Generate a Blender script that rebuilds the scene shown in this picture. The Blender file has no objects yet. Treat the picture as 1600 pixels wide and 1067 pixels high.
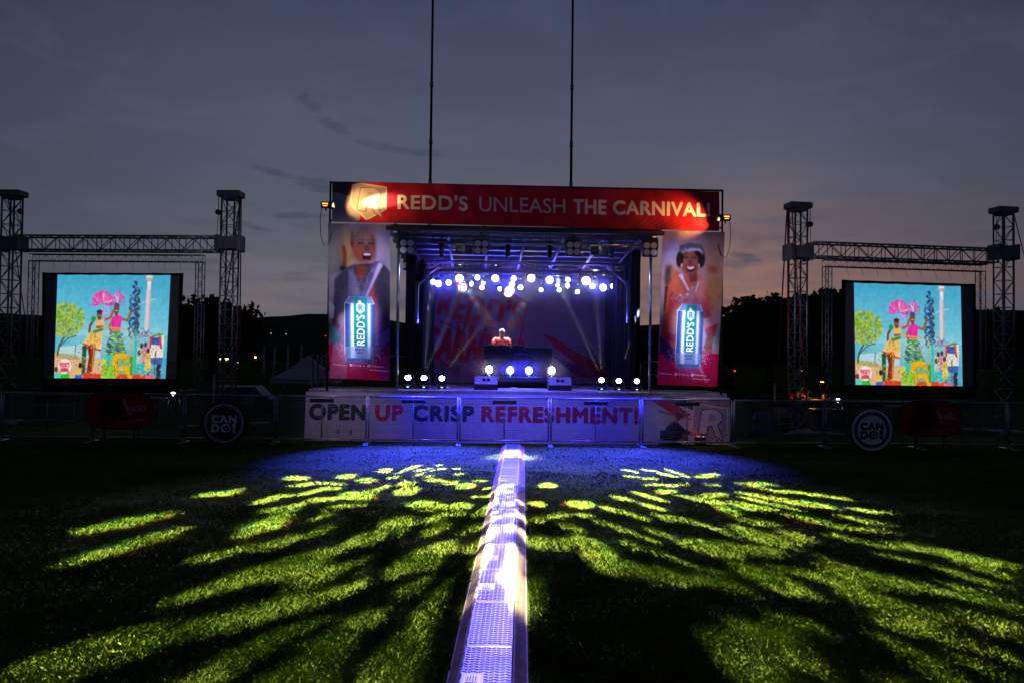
import bpy, bmesh, math, random
import numpy as np
from mathutils import Vector, Matrix, Euler
SC = bpy.context.scene
COL = SC.collection
random.seed(7)
RNG = np.random.default_rng(7)
R = math.radians
# ------------------------------------------------------------------ camera
FPX, CX, CY = 1220.0, 800.0, 533.5            # photograph pixels (1600 x 1067)
EYE = Vector((0, 0, 2.0))
PITCH, ROLL = math.atan((561 - 533.5) / 1220.0), 0.012
camd = bpy.data.cameras.new("camera"); cam = bpy.data.objects.new("camera", camd); COL.objects.link(cam)
camd.sensor_width = 36; camd.lens = FPX / 1600 * 36; camd.clip_end = 6000; camd.clip_start = 0.05
CROT = (Matrix.Rotation(R(90) + PITCH, 3, 'X') @ Matrix.Rotation(ROLL, 3, 'Z'))
cam.matrix_world = Matrix.Translation(EYE) @ CROT.to_4x4()
SC.camera = cam
# ------------------------------------------------------------------ sky and exposure
SC.view_settings.view_transform = 'Standard'; SC.view_settings.look = 'None'
SC.view_settings.exposure = 0; SC.view_settings.gamma = 1
SC.cycles.use_denoising = True
SC.cycles.max_bounces = 4; SC.cycles.diffuse_bounces = 2; SC.cycles.glossy_bounces = 2
SC.cycles.volume_bounces = 0; SC.cycles.transparent_max_bounces = 8
SC.cycles.sample_clamp_indirect = 3.0; SC.cycles.sample_clamp_direct = 0
SC.cycles.caustics_reflective = False; SC.cycles.caustics_refractive = False
world = bpy.data.worlds.new("World"); SC.world = world; world.use_nodes = True
NT = world.node_tree

class NG:
    """small helper to chain shader nodes"""
    def __init__(s, nt): s.nt = nt; nt.nodes.clear()
    def n(s, typ, **kw):
        nd = s.nt.nodes.new(typ)
        ins = kw.pop('ins', {})
        for k, v in kw.items(): setattr(nd, k, v)
        for k, v in ins.items():
            if isinstance(v, bpy.types.NodeSocket): s.nt.links.new(v, nd.inputs[k])
            elif v is not None: nd.inputs[k].default_value = v
        return nd
    def math(s, op, a, b=None, clamp=False):
        d = {0: a}
        if b is not None: d[1] = b
        return s.n('ShaderNodeMath', operation=op, use_clamp=clamp, ins=d).outputs[0]
    def mix(s, fac, a, b, mode='MIX'):
        nd = s.n('ShaderNodeMix', data_type='RGBA', blend_type=mode, clamp_factor=True)
        for k, v in ((0, fac), (6, a), (7, b)):
            if isinstance(v, bpy.types.NodeSocket): s.nt.links.new(v, nd.inputs[k])
            else: nd.inputs[k].default_value = v
        return nd.outputs[2]
    def ramp(s, fac, stops, interp='LINEAR'):
        nd = s.n('ShaderNodeValToRGB', ins={0: fac}); cr = nd.color_ramp; cr.interpolation = interp
        while len(cr.elements) < len(stops): cr.elements.new(0.5)
        for e, (p, c) in zip(cr.elements, stops): e.position = p; e.color = c
        return nd.outputs[0]
    def mrange(s, v, a, b, c=0.0, d=1.0, smooth=True):
        return s.n('ShaderNodeMapRange', interpolation_type='SMOOTHSTEP' if smooth else 'LINEAR', ins={0: v, 1: a, 2: b, 3: c, 4: d}).outputs[0]

def lin(c):
    c = c / 255.0
    return c / 12.92 if c <= 0.04045 else ((c + 0.055) / 1.055) ** 2.4
def hexc(h, a=1.0):
    h = h.lstrip('#'); return tuple(lin(int(h[i:i + 2], 16)) for i in (0, 2, 4)) + (a,)

def build_sky():
    g = NG(NT)
    out = g.n('ShaderNodeOutputWorld'); bg = g.n('ShaderNodeBackground')
    tc = g.n('ShaderNodeTexCoord').outputs['Generated']
    sep = g.n('ShaderNodeSeparateXYZ', ins={0: tc}); x, y, z = sep.outputs
    el = g.math('ARCSINE', z)                                   # elevation, radians
    az = g.math('ARCTAN2', x, y)                                # azimuth from straight ahead
    t = g.mrange(el, -0.02, 0.55, smooth=False)
    base = g.ramp(t, [(0.0, hexc('796e6e')), (0.09, hexc('786f70')), (0.22, hexc('6c6871')), (0.36, hexc('5d5f6c')),
                      (0.55, hexc('4d566a')), (0.80, hexc('39435a')), (1.0, hexc('293347'))])
    # afterglow low over the horizon right of the stage
    gaz = g.math('MULTIPLY', g.math('SUBTRACT', az, 0.30), 3.6)
    gel = g.math('MULTIPLY', g.math('SUBTRACT', el, 0.055), 8.5)
    d2 = g.math('ADD', g.math('MULTIPLY', gaz, gaz), g.math('MULTIPLY', gel, gel))
    glow = g.math('EXPONENT', g.math('MULTIPLY', d2, -1.0))
    base = g.mix(g.math('MULTIPLY', glow, 0.85), base, hexc('a5745f'))
    # away from the afterglow the sky is darker
    side = g.mrange(g.math('ABSOLUTE', g.math('SUBTRACT', az, 0.0)), 0.25, 0.75)
    base = g.mix(g.math('MULTIPLY', side, 0.68), base, hexc('232a38'))
    # clouds: broad veil, then thin dark wisps stretched along the horizon
    inv = g.math('ADD', z, 0.10)
    vec = g.n('ShaderNodeCombineXYZ', ins={0: g.math('DIVIDE', x, inv), 1: g.math('DIVIDE', y, inv), 2: 0.0}).outputs[0]
    veil = g.n('ShaderNodeTexNoise', ins={'Vector': vec, 'Scale': 0.9, 'Detail': 6.0, 'Roughness': 0.55, 'Distortion': 0.3}).outputs[0]
    base = g.mix(g.mrange(veil, 0.35, 0.66, 0.0, 0.45), base, hexc('424b60'))
    veil2 = g.n('ShaderNodeTexNoise', ins={'Vector': vec, 'Scale': 2.6, 'Detail': 7.0, 'Roughness': 0.6, 'Distortion': 0.6}).outputs[0]
    base = g.mix(g.mrange(veil2, 0.45, 0.72, 0.0, 0.28), base, hexc('566079'))
    ae = g.n('ShaderNodeCombineXYZ', ins={0: g.math('MULTIPLY', az, 6.0), 1: g.math('MULTIPLY', el, 30.0), 2: 0.4}).outputs[0]
    band = g.n('ShaderNodeTexNoise', ins={'Vector': ae, 'Scale': 1.3, 'Detail': 7.0, 'Roughness': 0.6}).outputs[0]
    low = g.mrange(el, 0.26, 0.10)
    bandf = g.math('MULTIPLY', g.mrange(band, 0.50, 0.66), g.math('MULTIPLY', low, 0.5))
    base = g.mix(bandf, base, hexc('474a5a'))
    # a few loose scraps of dark cloud left of the stage
    nz = g.n('ShaderNodeTexNoise', ins={'Vector': ae, 'Scale': 7.0, 'Detail': 7.0, 'Roughness': 0.7}).outputs[0]
    def px(px_, py_): return ((px_ - 800) / 1220.0, (561 + (px_ - 800) * 0.012 - py_) / 1220.0)
    scraps = None
    for (a, b, w, h, rot) in ((478, 184, 26, 14, .5), (515, 214, 40, 11, .35), (590, 240, 60, 9, .12), (650, 246, 60, 8, .05), (495, 300, 58, 15, .15), (560, 307, 40, 12, .2),
                              (465, 346, 60, 8, -.06), (1165, 410, 34, 11, .3), (420, 285, 60, 7, .15), (700, 300, 40, 7, .1), (390, 365, 40, 6, .2)):
        A, E = px(a, b); ca, sa = math.cos(rot), math.sin(rot)
        da = g.math('SUBTRACT', g.math('TANGENT', az), A); de = g.math('SUBTRACT', E, el)
        u = g.math('ADD', g.math('MULTIPLY', da, ca * 1220 / w), g.math('MULTIPLY', de, sa * 1220 / w))
        v = g.math('ADD', g.math('MULTIPLY', da, -sa * 1220 / h), g.math('MULTIPLY', de, ca * 1220 / h))
        m = g.math('SUBTRACT', 1.0, g.math('ADD', g.math('MULTIPLY', u, u), g.math('MULTIPLY', v, v)), True)
        scraps = m if scraps is None else g.math('MAXIMUM', scraps, m)
    front = g.math('GREATER_THAN', y, 0.0)
    sf = g.mrange(g.math('ADD', scraps, g.math('MULTIPLY', g.math('SUBTRACT', nz, 0.5), 2.6)), 0.15, 1.15)
    sf = g.math('MULTIPLY', g.math('MULTIPLY', sf, g.mrange(scraps, 0.0, 0.5)), g.math('MULTIPLY', front, 0.62))
    base = g.mix(sf, base, hexc('3c4456'))
    # the far side of the sky, behind the viewer and overhead, is already night
    night = g.math('MULTIPLY', g.mrange(y, 0.55, -0.2), 0.9)
    base = g.mix(night, base, hexc('20283c')); base = g.mix(g.mrange(el, 0.50, 1.0, 0, .9), base, hexc('10141d'))
    sky = g.n('ShaderNodeTexSky', sky_type='NISHITA', sun_disc=False, sun_elevation=R(-2.0), sun_rotation=R(17.0), dust_density=2.0)
    tot = g.n('ShaderNodeVectorMath', operation='SCALE', ins={0: sky.outputs[0], 'Scale': 0.004}).outputs[0]
    col = g.n('ShaderNodeVectorMath', operation='ADD', ins={0: base, 1: tot}).outputs[0]
    NT.links.new(col, bg.inputs[0]); bg.inputs[1].default_value = 1.0
    NT.links.new(bg.outputs[0], out.inputs[0])
build_sky()
world.cycles.sampling_method = 'MANUAL'; world.cycles.sample_map_resolution = 256

# ------------------------------------------------------------------ geometry of the place
def ray(px, py):
    d = CROT @ Vector(((px - CX) / FPX, (CY - py) / FPX, -1.0)); return d
class Frame:
    """a vertical set of axes: u along, v away from the viewer, z up"""
    def __init__(s, Y0, phi, X0=0.0):
        s.o = Vector((X0, Y0, 0)); s.phi = phi
        s.eu = Vector((math.cos(phi), math.sin(phi), 0)); s.ev = Vector((-math.sin(phi), math.cos(phi), 0))
    def w(s, u, v, z): return s.o + s.eu * u + s.ev * v + Vector((0, 0, z))
    def px(s, px, py, v=0.0):
        d = ray(px, py); p0 = s.o + s.ev * v
        t = (p0 - EYE).dot(s.ev) / d.dot(s.ev); q = EYE + d * t
        return (q - s.o).dot(s.eu), q.z
    def u(s, px, py, v=0.0): return s.px(px, py, v)[0]
    def z(s, px, py, v=0.0): return s.px(px, py, v)[1]
STG = Frame(18.9, 0.042)
FEN = Frame(18.2, 0.036)
LFR = Frame(21.6, -0.045)
RFR = Frame(20.7, 0.155)
def ground_at(px, py):
    d = ray(px, py); t = -EYE.z / d.z; return EYE + d * t
def project(P):
    """world points (N,3) -> photograph pixels"""
    M = np.array(CROT.transposed()); q = (np.asarray(P) - np.array(EYE)) @ M.T
    return CX + FPX * q[:, 0] / -q[:, 2], CY - FPX * q[:, 1] / -q[:, 2]
# ------------------------------------------------------------------ object helpers
def tag(o, label=None, cat=None, group=None, kind=None):
    if label: o['label'] = label
    if cat: o['category'] = cat
    if group: o['group'] = group
    if kind: o['kind'] = kind
    return o
def empty(name, loc, rz=0.0, label=None, cat=None, group=None):
    o = bpy.data.objects.new(name, None); COL.objects.link(o); o.empty_display_size = 0.2
    o.location = loc; o.rotation_euler = (0, 0, rz); tag(o, label, cat, group); return o
def link(name, me, mat=None, parent=None, loc=None, rot=None):
    o = bpy.data.objects.new(name, me); COL.objects.link(o)
    if mat is not None:
        for m in (mat if isinstance(mat, (list, tuple)) else [mat]):
            me.materials.append(m)
    if parent is not None: o.parent = parent
    if loc is not None: o.location = loc
    if rot is not None: o.rotation_euler = rot
    return o
def copy_tree(o, parent=None):
    c = o.copy(); COL.objects.link(c)
    if parent is not None: c.parent = parent
    for ch in [q for q in bpy.data.objects if q.parent == o]: copy_tree(ch, c)
    return c
class MB:
    """collects simple shapes into one mesh"""
    def __init__(s): s.v = []; s.f = []; s.sm = []; s.mi = []; s.m = 0
    def _add(s, vs, fs, smooth=False):
        b = len(s.v); s.v += [tuple(p) for p in vs]
        for f in fs: s.f.append([b + i for i in f]); s.sm.append(smooth); s.mi.append(s.m)
        return s
    def box(s, c, d, rot=None, taper=1.0):
        hx, hy, hz = d[0] / 2, d[1] / 2, d[2] / 2
        vs = [Vector((x * hx * (taper if z > 0 else 1), y * hy * (taper if z > 0 else 1), z * hz)) for z in (-1, 1) for x, y in ((-1, -1), (1, -1), (1, 1), (-1, 1))]
        if rot is not None:
            m = Euler(rot).to_matrix(); vs = [m @ v for v in vs]
        vs = [v + Vector(c) for v in vs]
        return s._add(vs, [(3, 2, 1, 0), (4, 5, 6, 7), (0, 1, 5, 4), (1, 2, 6, 5), (2, 3, 7, 6), (3, 0, 4, 7)])
    def cbox(s, c, d, b=0.01):
        """box with chamfered edges (an octagonal cross-section all round)"""
        hx, hy, hz = d[0] / 2, d[1] / 2, d[2] / 2; b = min(b, hx * .9, hy * .9, hz * .9); c = Vector(c)
        rings = []
        for z, k in ((-hz, b), (-hz + b, 0), (hz - b, 0), (hz, b)):
            X, Y = hx - k, hy - k
            rings.append([Vector((x, y, z)) + c for x, y in ((-X + b, -Y), (X - b, -Y), (X, -Y + b), (X, Y - b), (X - b, Y), (-X + b, Y), (-X, Y - b), (-X, -Y + b))])
        return s.loft(rings, True, smooth=False)
    def loft(s, rings, caps=True, smooth=True, close=True):
        n = len(rings[0]); vs = [p for r in rings for p in r]; fs = []
        for i in range(len(rings) - 1):
            for j in range(n if close else n - 1):
                k = (j + 1) % n; fs.append((i * n + j, i * n + k, (i + 1) * n + k, (i + 1) * n + j))
        s._add(vs, fs, smooth)
        if caps:
            b = len(s.v) - len(vs)
            s.f.append([b + j for j in range(n)][::-1]); s.f.append([b + (len(rings) - 1) * n + j for j in range(n)])
            s.sm += [False, False]; s.mi += [s.m, s.m]
        return s
    def tube(s, p, q, r, n=6, r2=None, caps=True):
        p, q = Vector(p), Vector(q); d = (q - p)
        if d.length < 1e-9: return s
        d.normalize(); a = d.orthogonal().normalized(); b = d.cross(a); r2 = r if r2 is None else r2
        ring = lambda c, rr: [c + (a * math.cos(2 * math.pi * k / n) + b * math.sin(2 * math.pi * k / n)) * rr for k in range(n)]
        return s.loft([ring(p, r), ring(q, r2)], caps, smooth=n > 4)
    def path(s, pts, r, n=6, closed=False):
        pts = [Vector(p) for p in pts]; rings = []
        up = None
        for i, p in enumerate(pts):
            d = (pts[min(i + 1, len(pts) - 1)] - pts[max(i - 1, 0)]).normalized()
            if up is None: up = d.orthogonal().normalized()
            a = (up - d * up.dot(d)); a = a.normalized() if a.length > 1e-6 else d.orthogonal().normalized(); up = a; b = d.cross(a)
            rr = r[i] if isinstance(r, (list, tuple)) else r
            rings.append([p + (a * math.cos(2 * math.pi * k / n) + b * math.sin(2 * math.pi * k / n)) * rr for k in range(n)])
        return s.loft(rings, True)
    def lathe(s, prof, c=(0, 0, 0), axis='Z', n=20, smooth=True):
        rings = []
        for r, h in prof:
            ring = []
            for k in range(n):
                t = 2 * math.pi * k / n; x, y = r * math.cos(t), r * math.sin(t)
                p = {'Z': (x, y, h), 'Y': (x, h, -y), 'X': (h, x, y)}[axis]
                ring.append(Vector(p) + Vector(c))
            rings.append(ring)
        return s.loft(rings, True, smooth)
    def prism(s, pts, y0, y1):
        """outline in x,z pushed from y0 to y1"""
        n = len(pts); vs = [(x, y0, z) for x, z in pts] + [(x, y1, z) for x, z in pts]
        fs = [tuple(range(n)), tuple(range(2 * n - 1, n - 1, -1))] + [(j, j + n, (j + 1) % n + n, (j + 1) % n) for j in range(n)]
        return s._add(vs, fs)
    def build(s, name, mat=None, parent=None, loc=None, rot=None):
        me = bpy.data.meshes.new(name); me.from_pydata(s.v, [], s.f)
        me.polygons.foreach_set('use_smooth', s.sm); me.polygons.foreach_set('material_index', s.mi); me.update()
        bm = bmesh.new(); bm.from_mesh(me); bmesh.ops.recalc_face_normals(bm, faces=bm.faces); bm.to_mesh(me); bm.free()
        return link(name, me, mat, parent, loc, rot)

# ------------------------------------------------------------------ materials
def pmat(name, col, rough=0.6, metal=0.0, spec=0.4, var=0.25, scale=6.0, bump=0.0, bscale=60.0, dirt=None):
    m = bpy.data.materials.new(name); m.use_nodes = True; g = NG(m.node_tree)
    out = g.n('ShaderNodeOutputMaterial'); bs = g.n('ShaderNodeBsdfPrincipled')
    tc = g.n('ShaderNodeTexCoord').outputs['Object']
    nz = g.n('ShaderNodeTexNoise', ins={'Vector': tc, 'Scale': scale, 'Detail': 6.0, 'Roughness': 0.6}).outputs[0]
    c = col if len(col) == 4 else (*col, 1)
    lo = tuple(v * (1 - var) for v in c[:3]) + (1,); hi = tuple(min(1, v * (1 + var)) for v in c[:3]) + (1,)
    colr = g.ramp(nz, [(0.3, lo), (0.7, hi)])
    if dirt:
        n2 = g.n('ShaderNodeTexNoise', ins={'Vector': tc, 'Scale': scale * 0.35, 'Detail': 8.0, 'Roughness': 0.7}).outputs[0]
        colr = g.mix(g.mrange(n2, 0.52, 0.75, 0, 0.7), colr, (*dirt, 1))
    g.nt.links.new(colr, bs.inputs['Base Color'])
    g.nt.links.new(g.mrange(nz, 0.2, 0.8, max(0.03, rough - 0.1), min(1, rough + 0.1), False), bs.inputs['Roughness'])
    bs.inputs['Metallic'].default_value = metal; bs.inputs['Specular IOR Level'].default_value = spec
    if bump:
        n3 = g.n('ShaderNodeTexNoise', ins={'Vector': tc, 'Scale': bscale, 'Detail': 4.0}).outputs[0]
        b = g.n('ShaderNodeBump', ins={'Height': n3, 'Strength': bump, 'Distance': 0.01}); g.nt.links.new(b.outputs[0], bs.inputs['Normal'])
    g.nt.links.new(bs.outputs[0], out.inputs[0]); return m
def emat(name, col, strength):
    m = bpy.data.materials.new(name); m.use_nodes = True; g = NG(m.node_tree)
    out = g.n('ShaderNodeOutputMaterial'); e = g.n('ShaderNodeEmission', ins={0: (*col[:3], 1), 1: strength})
    g.nt.links.new(e.outputs[0], out.inputs[0]); return m
def printmat(name, emit=0.0, rough=0.75, weave=0.15, gain=1.0, transl=0.0, spec=0.15):
    """cloth or screen whose colours are carried by the mesh"""
    m = bpy.data.materials.new(name); m.use_nodes = True; g = NG(m.node_tree)
    out = g.n('ShaderNodeOutputMaterial')
    at = g.n('ShaderNodeAttribute', attribute_name='print').outputs['Color']
    if emit:
        e = g.n('ShaderNodeEmission', ins={0: at, 1: emit}); g.nt.links.new(e.outputs[0], out.inputs[0]); return m
    bs = g.n('ShaderNodeBsdfPrincipled', ins={'Base Color': at, 'Roughness': rough, 'Specular IOR Level': spec})
    tc = g.n('ShaderNodeTexCoord').outputs['Object']
    nz = g.n('ShaderNodeTexNoise', ins={'Vector': tc, 'Scale': 3.0, 'Detail': 5.0}).outputs[0]
    b = g.n('ShaderNodeBump', ins={'Height': nz, 'Strength': weave, 'Distance': 0.08}); g.nt.links.new(b.outputs[0], bs.inputs['Normal'])
    if transl:
        tr = g.n('ShaderNodeBsdfTranslucent', ins={0: at}); mx = g.n('ShaderNodeMixShader', ins={0: transl, 1: bs.outputs[0], 2: tr.outputs[0]})
        g.nt.links.new(mx.outputs[0], out.inputs[0])
    else: g.nt.links.new(bs.outputs[0], out.inputs[0])
    return m
M = dict(
    alu=pmat('aluminium', (.25, .27, .30), .38, .75, var=.3, dirt=(.10, .10, .11)),
    steel=pmat('galvanised_steel', (.30, .32, .35), .42, .7, var=.35, dirt=(.12, .11, .10)),
    wire=pmat('mesh_wire', (.15, .155, .175), .45, .4, var=.2),
    black=pmat('black_paint', (.012, .012, .014), .45, 0, var=.4),
    cloth=pmat('black_drape', (.010, .010, .013), .9, 0, .1, bump=.4, bscale=9),
    navy=pmat('dark_blue_cloth', (.02, .025, .07), .85, 0, .1, bump=.4, bscale=12),
    deck=pmat('stage_deck', (.20, .19, .22), .55, 0, var=.4, scale=3, dirt=(.06, .06, .07), bump=.2),
    roofs=pmat('roof_sheet', (.22, .20, .30), .5, .05, var=.15, dirt=(.3, .3, .34)),
    mast=pmat('dark_steel_pole', (.03, .03, .035), .5, .2, var=.4),
    white=pmat('white_paint', (.70, .70, .72), .45, 0, var=.12, dirt=(.3, .29, .27)),
    tent=pmat('white_canvas', (.42, .43, .46), .8, 0, var=.12, bump=.2, bscale=4),
    red=pmat('red_strap', (.32, .02, .03), .8, 0, var=.3),
    bark=pmat('bark', (.05, .04, .03), .9, 0, var=.4, bump=.5),
    leaf=pmat('leaves', (.016, .025, .010), .7, 0, .2, var=.5, scale=.6),
    skin=pmat('skin', (.22, .11, .07), .5, 0, var=.15, scale=14),
    hair=pmat('black_hair', (.012, .010, .010), .6, 0, var=.4, scale=40, bump=.6, bscale=120),
    shirt=pmat('red_shirt', (.55, .04, .06), .8, 0, var=.15, bump=.3, bscale=14),
    jacket=pmat('navy_jacket', (.015, .022, .075), .75, 0, var=.3, bump=.4, bscale=12),
    trousers=pmat('dark_trousers', (.02, .02, .03), .85, 0, var=.3, bump=.3, bscale=14),
    orange=pmat('orange_vest', (.75, .09, .02), .7, 0, var=.15),
    barrel=pmat('blue_plastic', (.02, .13, .28), .4, 0, var=.2),
    crate=pmat('orange_plastic', (.65, .11, .03), .5, 0, var=.2),
    tan=pmat('cardboard', (.35, .20, .10), .8, 0, var=.2),
    wood=pmat('plywood_ramp', (.36, .22, .10), .75, 0, var=.35, scale=5, dirt=(.07, .05, .03), bump=.3, bscale=40),
    plate=pmat('white_tread_plate', (.46, .46, .49), .42, .15, var=.16, scale=4, dirt=(.30, .29, .31), bump=.1, bscale=30),
    rubber=pmat('black_rubber', (.015, .015, .016), .7, 0, var=.4),
    chrome=pmat('reflector', (.75, .75, .78), .5, .2, var=.1),
    dash=pmat('tread_dash', (.10, .10, .12), .5, .2, var=.3),
    grey=pmat('grey_paint', (.19, .19, .22), .5, 0, var=.2),
    glass=pmat('dark_glass', (.02, .025, .03), .1, 0, .6, var=.2),
    hill=pmat('hillside', (.010, .013, .012), .95, 0, .05, var=.5, scale=.02),
    frame_black=pmat('screen_border', (.008, .008, .009), .9, 0, .1, var=.3),
    screen_cloth=pmat('unlit_screen', (.20, .20, .21), .8, 0, .1, var=.06),
)
E = dict(
    white=emat('lamp_white', (1.0, .84, 1.0), 36), blue=emat('lamp_blue', (.06, .06, 1.0), 250),
    floor=emat('lamp_cool', (.90, .94, 1.0), 36), led=emat('yellow_display', (.55, .75, .02), 3.0),
    ledb=emat('blue_indicator', (.25, .55, 1.0), 4.0), pale=emat('pale_display', (.6, .65, .5), 1.2),
    halo=emat('halogen_tube', (1.0, .30, .04), 5.0), sodium=emat('sodium_lamp', (1.0, .42, .08), 6.0),
    win=emat('lit_window', (1.0, .72, .35), 7.0), proj=emat('projector_lens', (.75, .88, 1.0), 9.0),
    redl=emat('red_light', (1.0, .03, .02), 3.0), dim=emat('far_light', (.9, .85, .6), 1.2), ember=emat('red_glow', (1.0, .10, .10), 2.5),
)

# ------------------------------------------------------------------ printing: pictures drawn by code and carried by a fine mesh
_txt = {}
def text_tris(s, bold=0.0, shear=0.0, slab=0.0):
    key = (s, bold, shear)
    if key not in _txt:
        cu = bpy.data.curves.new('lettering', 'FONT'); cu.body = s; cu.offset = 0.0; cu.shear = shear; cu.size = 1.0; cu.space_character = 1 + max(0, bold) * 2.2; cu.resolution_u = 4
        ob = bpy.data.objects.new('lettering', cu); COL.objects.link(ob)
        bpy.context.view_layer.update()
        me = bpy.data.meshes.new_from_object(ob.evaluated_get(bpy.context.evaluated_depsgraph_get()))
        me.calc_loop_triangles()
        v = np.array([(p.co.x, p.co.y) for p in me.vertices]); t = np.array([tuple(x.vertices) for x in me.loop_triangles])
        v = (v - v.min(0)) / (v.max(0) - v.min(0)); v[:, 1] = 1 - v[:, 1]
        _txt[key] = v[t]
        bpy.data.objects.remove(ob); bpy.data.curves.remove(cu); bpy.data.meshes.remove(me)
    return _txt[key]
class Canvas:
    """drawing surface; x to the right, y down, in whatever units ext is given"""
    def __init__(s, ext, W, H, bg, ss=2):
        s.x0, s.y0, s.x1, s.y1 = ext; s.W, s.H = W * ss, H * ss; s.ss = ss
        s.a = np.empty((s.H, s.W, 3), np.float32); s.a[:] = s.c(bg)
        s.sx, s.sy = s.W / (s.x1 - s.x0), s.H / (s.y1 - s.y0)
        jx = (np.arange(s.W) + .5) / s.sx + s.x0; jy = (np.arange(s.H) + .5) / s.sy + s.y0
        s.X, s.Y = np.meshgrid(jx.astype(np.float32), jy.astype(np.float32))
    @staticmethod
    def c(h):
        if isinstance(h, str):
            h = h.lstrip('#'); return np.array([int(h[i:i + 2], 16) / 255 for i in (0, 2, 4)], np.float32)
        return np.array(h, np.float32)
    def _box(s, xs, ys, pad=0):
        i0 = int(max(0, (min(xs) - pad - s.x0) * s.sx - 1)); i1 = int(min(s.W, (max(xs) + pad - s.x0) * s.sx + 2))
        j0 = int(max(0, (min(ys) - pad - s.y0) * s.sy - 1)); j1 = int(min(s.H, (max(ys) + pad - s.y0) * s.sy + 2))
        return (slice(j0, max(j0, j1)), slice(i0, max(i0, i1)))
    def put(s, b, m, col, al=1.0):
        col = s.c(col); r = s.a[b]; k = (m.astype(np.float32) * al)[..., None]; s.a[b] = r * (1 - k) + col * k
    def poly(s, pts, col, al=1.0):
        xs = [p[0] for p in pts]; ys = [p[1] for p in pts]; b = s._box(xs, ys); X, Y = s.X[b], s.Y[b]
        m = np.zeros(X.shape, bool); n = len(pts)
        for i in range(n):
            (xa, ya), (xb, yb) = pts[i], pts[(i + 1) % n]
            if ya == yb: continue
            m ^= ((ya > Y) != (yb > Y)) & (X < (xb - xa) * (Y - ya) / (yb - ya) + xa)
        s.put(b, m, col, al); return s
    def rect(s, x0, y0, x1, y1, col, al=1.0): return s.poly([(x0, y0), (x1, y0), (x1, y1), (x0, y1)], col, al)
    def ell(s, cx, cy, rx, ry, col, al=1.0, rot=0.0, soft=0.0):
        q = max(rx, ry) * (1 + soft); b = s._box((cx - q, cx + q), (cy - q, cy + q)); X, Y = s.X[b] - cx, s.Y[b] - cy
        c, n = math.cos(rot), math.sin(rot); d = np.sqrt(((X * c + Y * n) / rx) ** 2 + ((-X * n + Y * c) / ry) ** 2)
        m = np.clip((1 + soft - d) / (2 * soft), 0, 1) if soft else d < 1
        s.put(b, m, col, al); return s
    def line(s, pts, w, col, al=1.0):
        for (xa, ya), (xb, yb) in zip(pts[:-1], pts[1:]):
            b = s._box((xa, xb), (ya, yb), w); X, Y = s.X[b], s.Y[b]; dx, dy = xb - xa, yb - ya
            t = np.clip(((X - xa) * dx + (Y - ya) * dy) / (dx * dx + dy * dy + 1e-9), 0, 1)
            s.put(b, np.hypot(X - xa - t * dx, Y - ya - t * dy) < w / 2, col, al)
        return s
    def text(s, txt, x, y, w, h, col, al=1.0, rot=0.0, bold=0.0, shear=0.0, vflip=False, arch=0.0):
        """lettering fitted to a box at (x, y) turned by rot about that corner"""
        T = text_tris(txt, bold, shear).copy()
        q = max(0.0, bold) * h * 1.15; x, y, w, h = (x + q, y + q, w - 2 * q, h - 2 * q) if not rot else (x, y, w, h)
        if arch: T[..., 1] = T[..., 1] + arch * (4 * (T[..., 0] - .5) ** 2 - 1) * 0.5
        X, Y = T[..., 0] * w, T[..., 1] * h
        c, n = math.cos(rot), math.sin(rot); P = np.stack([x + X * c - Y * n, y + X * n + Y * c], -1)
        for dx, dy in ([(0, 0)] if q < .02 else [(q * math.cos(a), q * math.sin(a)) for a in np.arange(8) * math.pi / 4]):
            for t in P: s.poly([(a + dx, b + dy) for a, b in t], col, al)
        return s
    def blur(s, r):
        for ax, k in ((0, r * s.sy), (1, r * s.sx)):
            n = max(1, int(round(k)))
            for _ in range(3):
                p = [(0, 0)] * 3; p[ax] = (n + 1, n); c = np.cumsum(np.pad(s.a, p, mode='edge').astype(np.float64), axis=ax); L = s.a.shape[ax]; w = 2 * n + 1
                s.a = ((np.take(c, range(w, w + L), axis=ax) - np.take(c, range(0, L), axis=ax)) / w).astype(np.float32)
        return s
    def noise(s, amt, cell, seed=0, mono=False):
        r = np.random.default_rng(seed); gh, gw = int((s.y1 - s.y0) / cell) + 3, int((s.x1 - s.x0) / cell) + 3
        f = r.uniform(-1, 1, (gh, gw, 1 if mono else 3)).astype(np.float32)
        gx, gy = (s.X - s.x0) / cell, (s.Y - s.y0) / cell; ix, iy = gx.astype(int), gy.astype(int); fx, fy = (gx - ix)[..., None], (gy - iy)[..., None]
        v = (f[iy, ix] * (1 - fx) + f[iy, ix + 1] * fx) * (1 - fy) + (f[iy + 1, ix] * (1 - fx) + f[iy + 1, ix + 1] * fx) * fy
        s.a = np.clip(s.a + v * amt, 0, 1); return s
    def sample(s):
        a = s.a.reshape(s.H // s.ss, s.ss, s.W // s.ss, s.ss, 3).mean((1, 3))
        return np.where(a <= .04045, a / 12.92, ((a + .055) / 1.055) ** 2.4)
    def sheet(s, name, corners, mat, parent=None, wave=None, hole=None, gain=1.0):
        """mesh sheet; corners: top left, top right, bottom left, bottom right; the picture stays with the cloth"""
        img = s.sample() * gain; H, W = img.shape[:2]
        tl, tr, bl, br = [np.array(c, float) for c in corners]
        u = np.linspace(0, 1, W)[None, :, None]; v = np.linspace(0, 1, H)[:, None, None]
        P = (tl * (1 - u) + tr * u) * (1 - v) + (bl * (1 - u) + br * u) * v
        if wave is not None: P = P + wave(u[..., 0] + 0 * v[..., 0], v[..., 0] + 0 * u[..., 0])
        idx = np.arange(W * H).reshape(H, W)
        q = np.stack([idx[:-1, :-1], idx[1:, :-1], idx[1:, 1:], idx[:-1, 1:]], -1).reshape(-1, 4)
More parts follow.
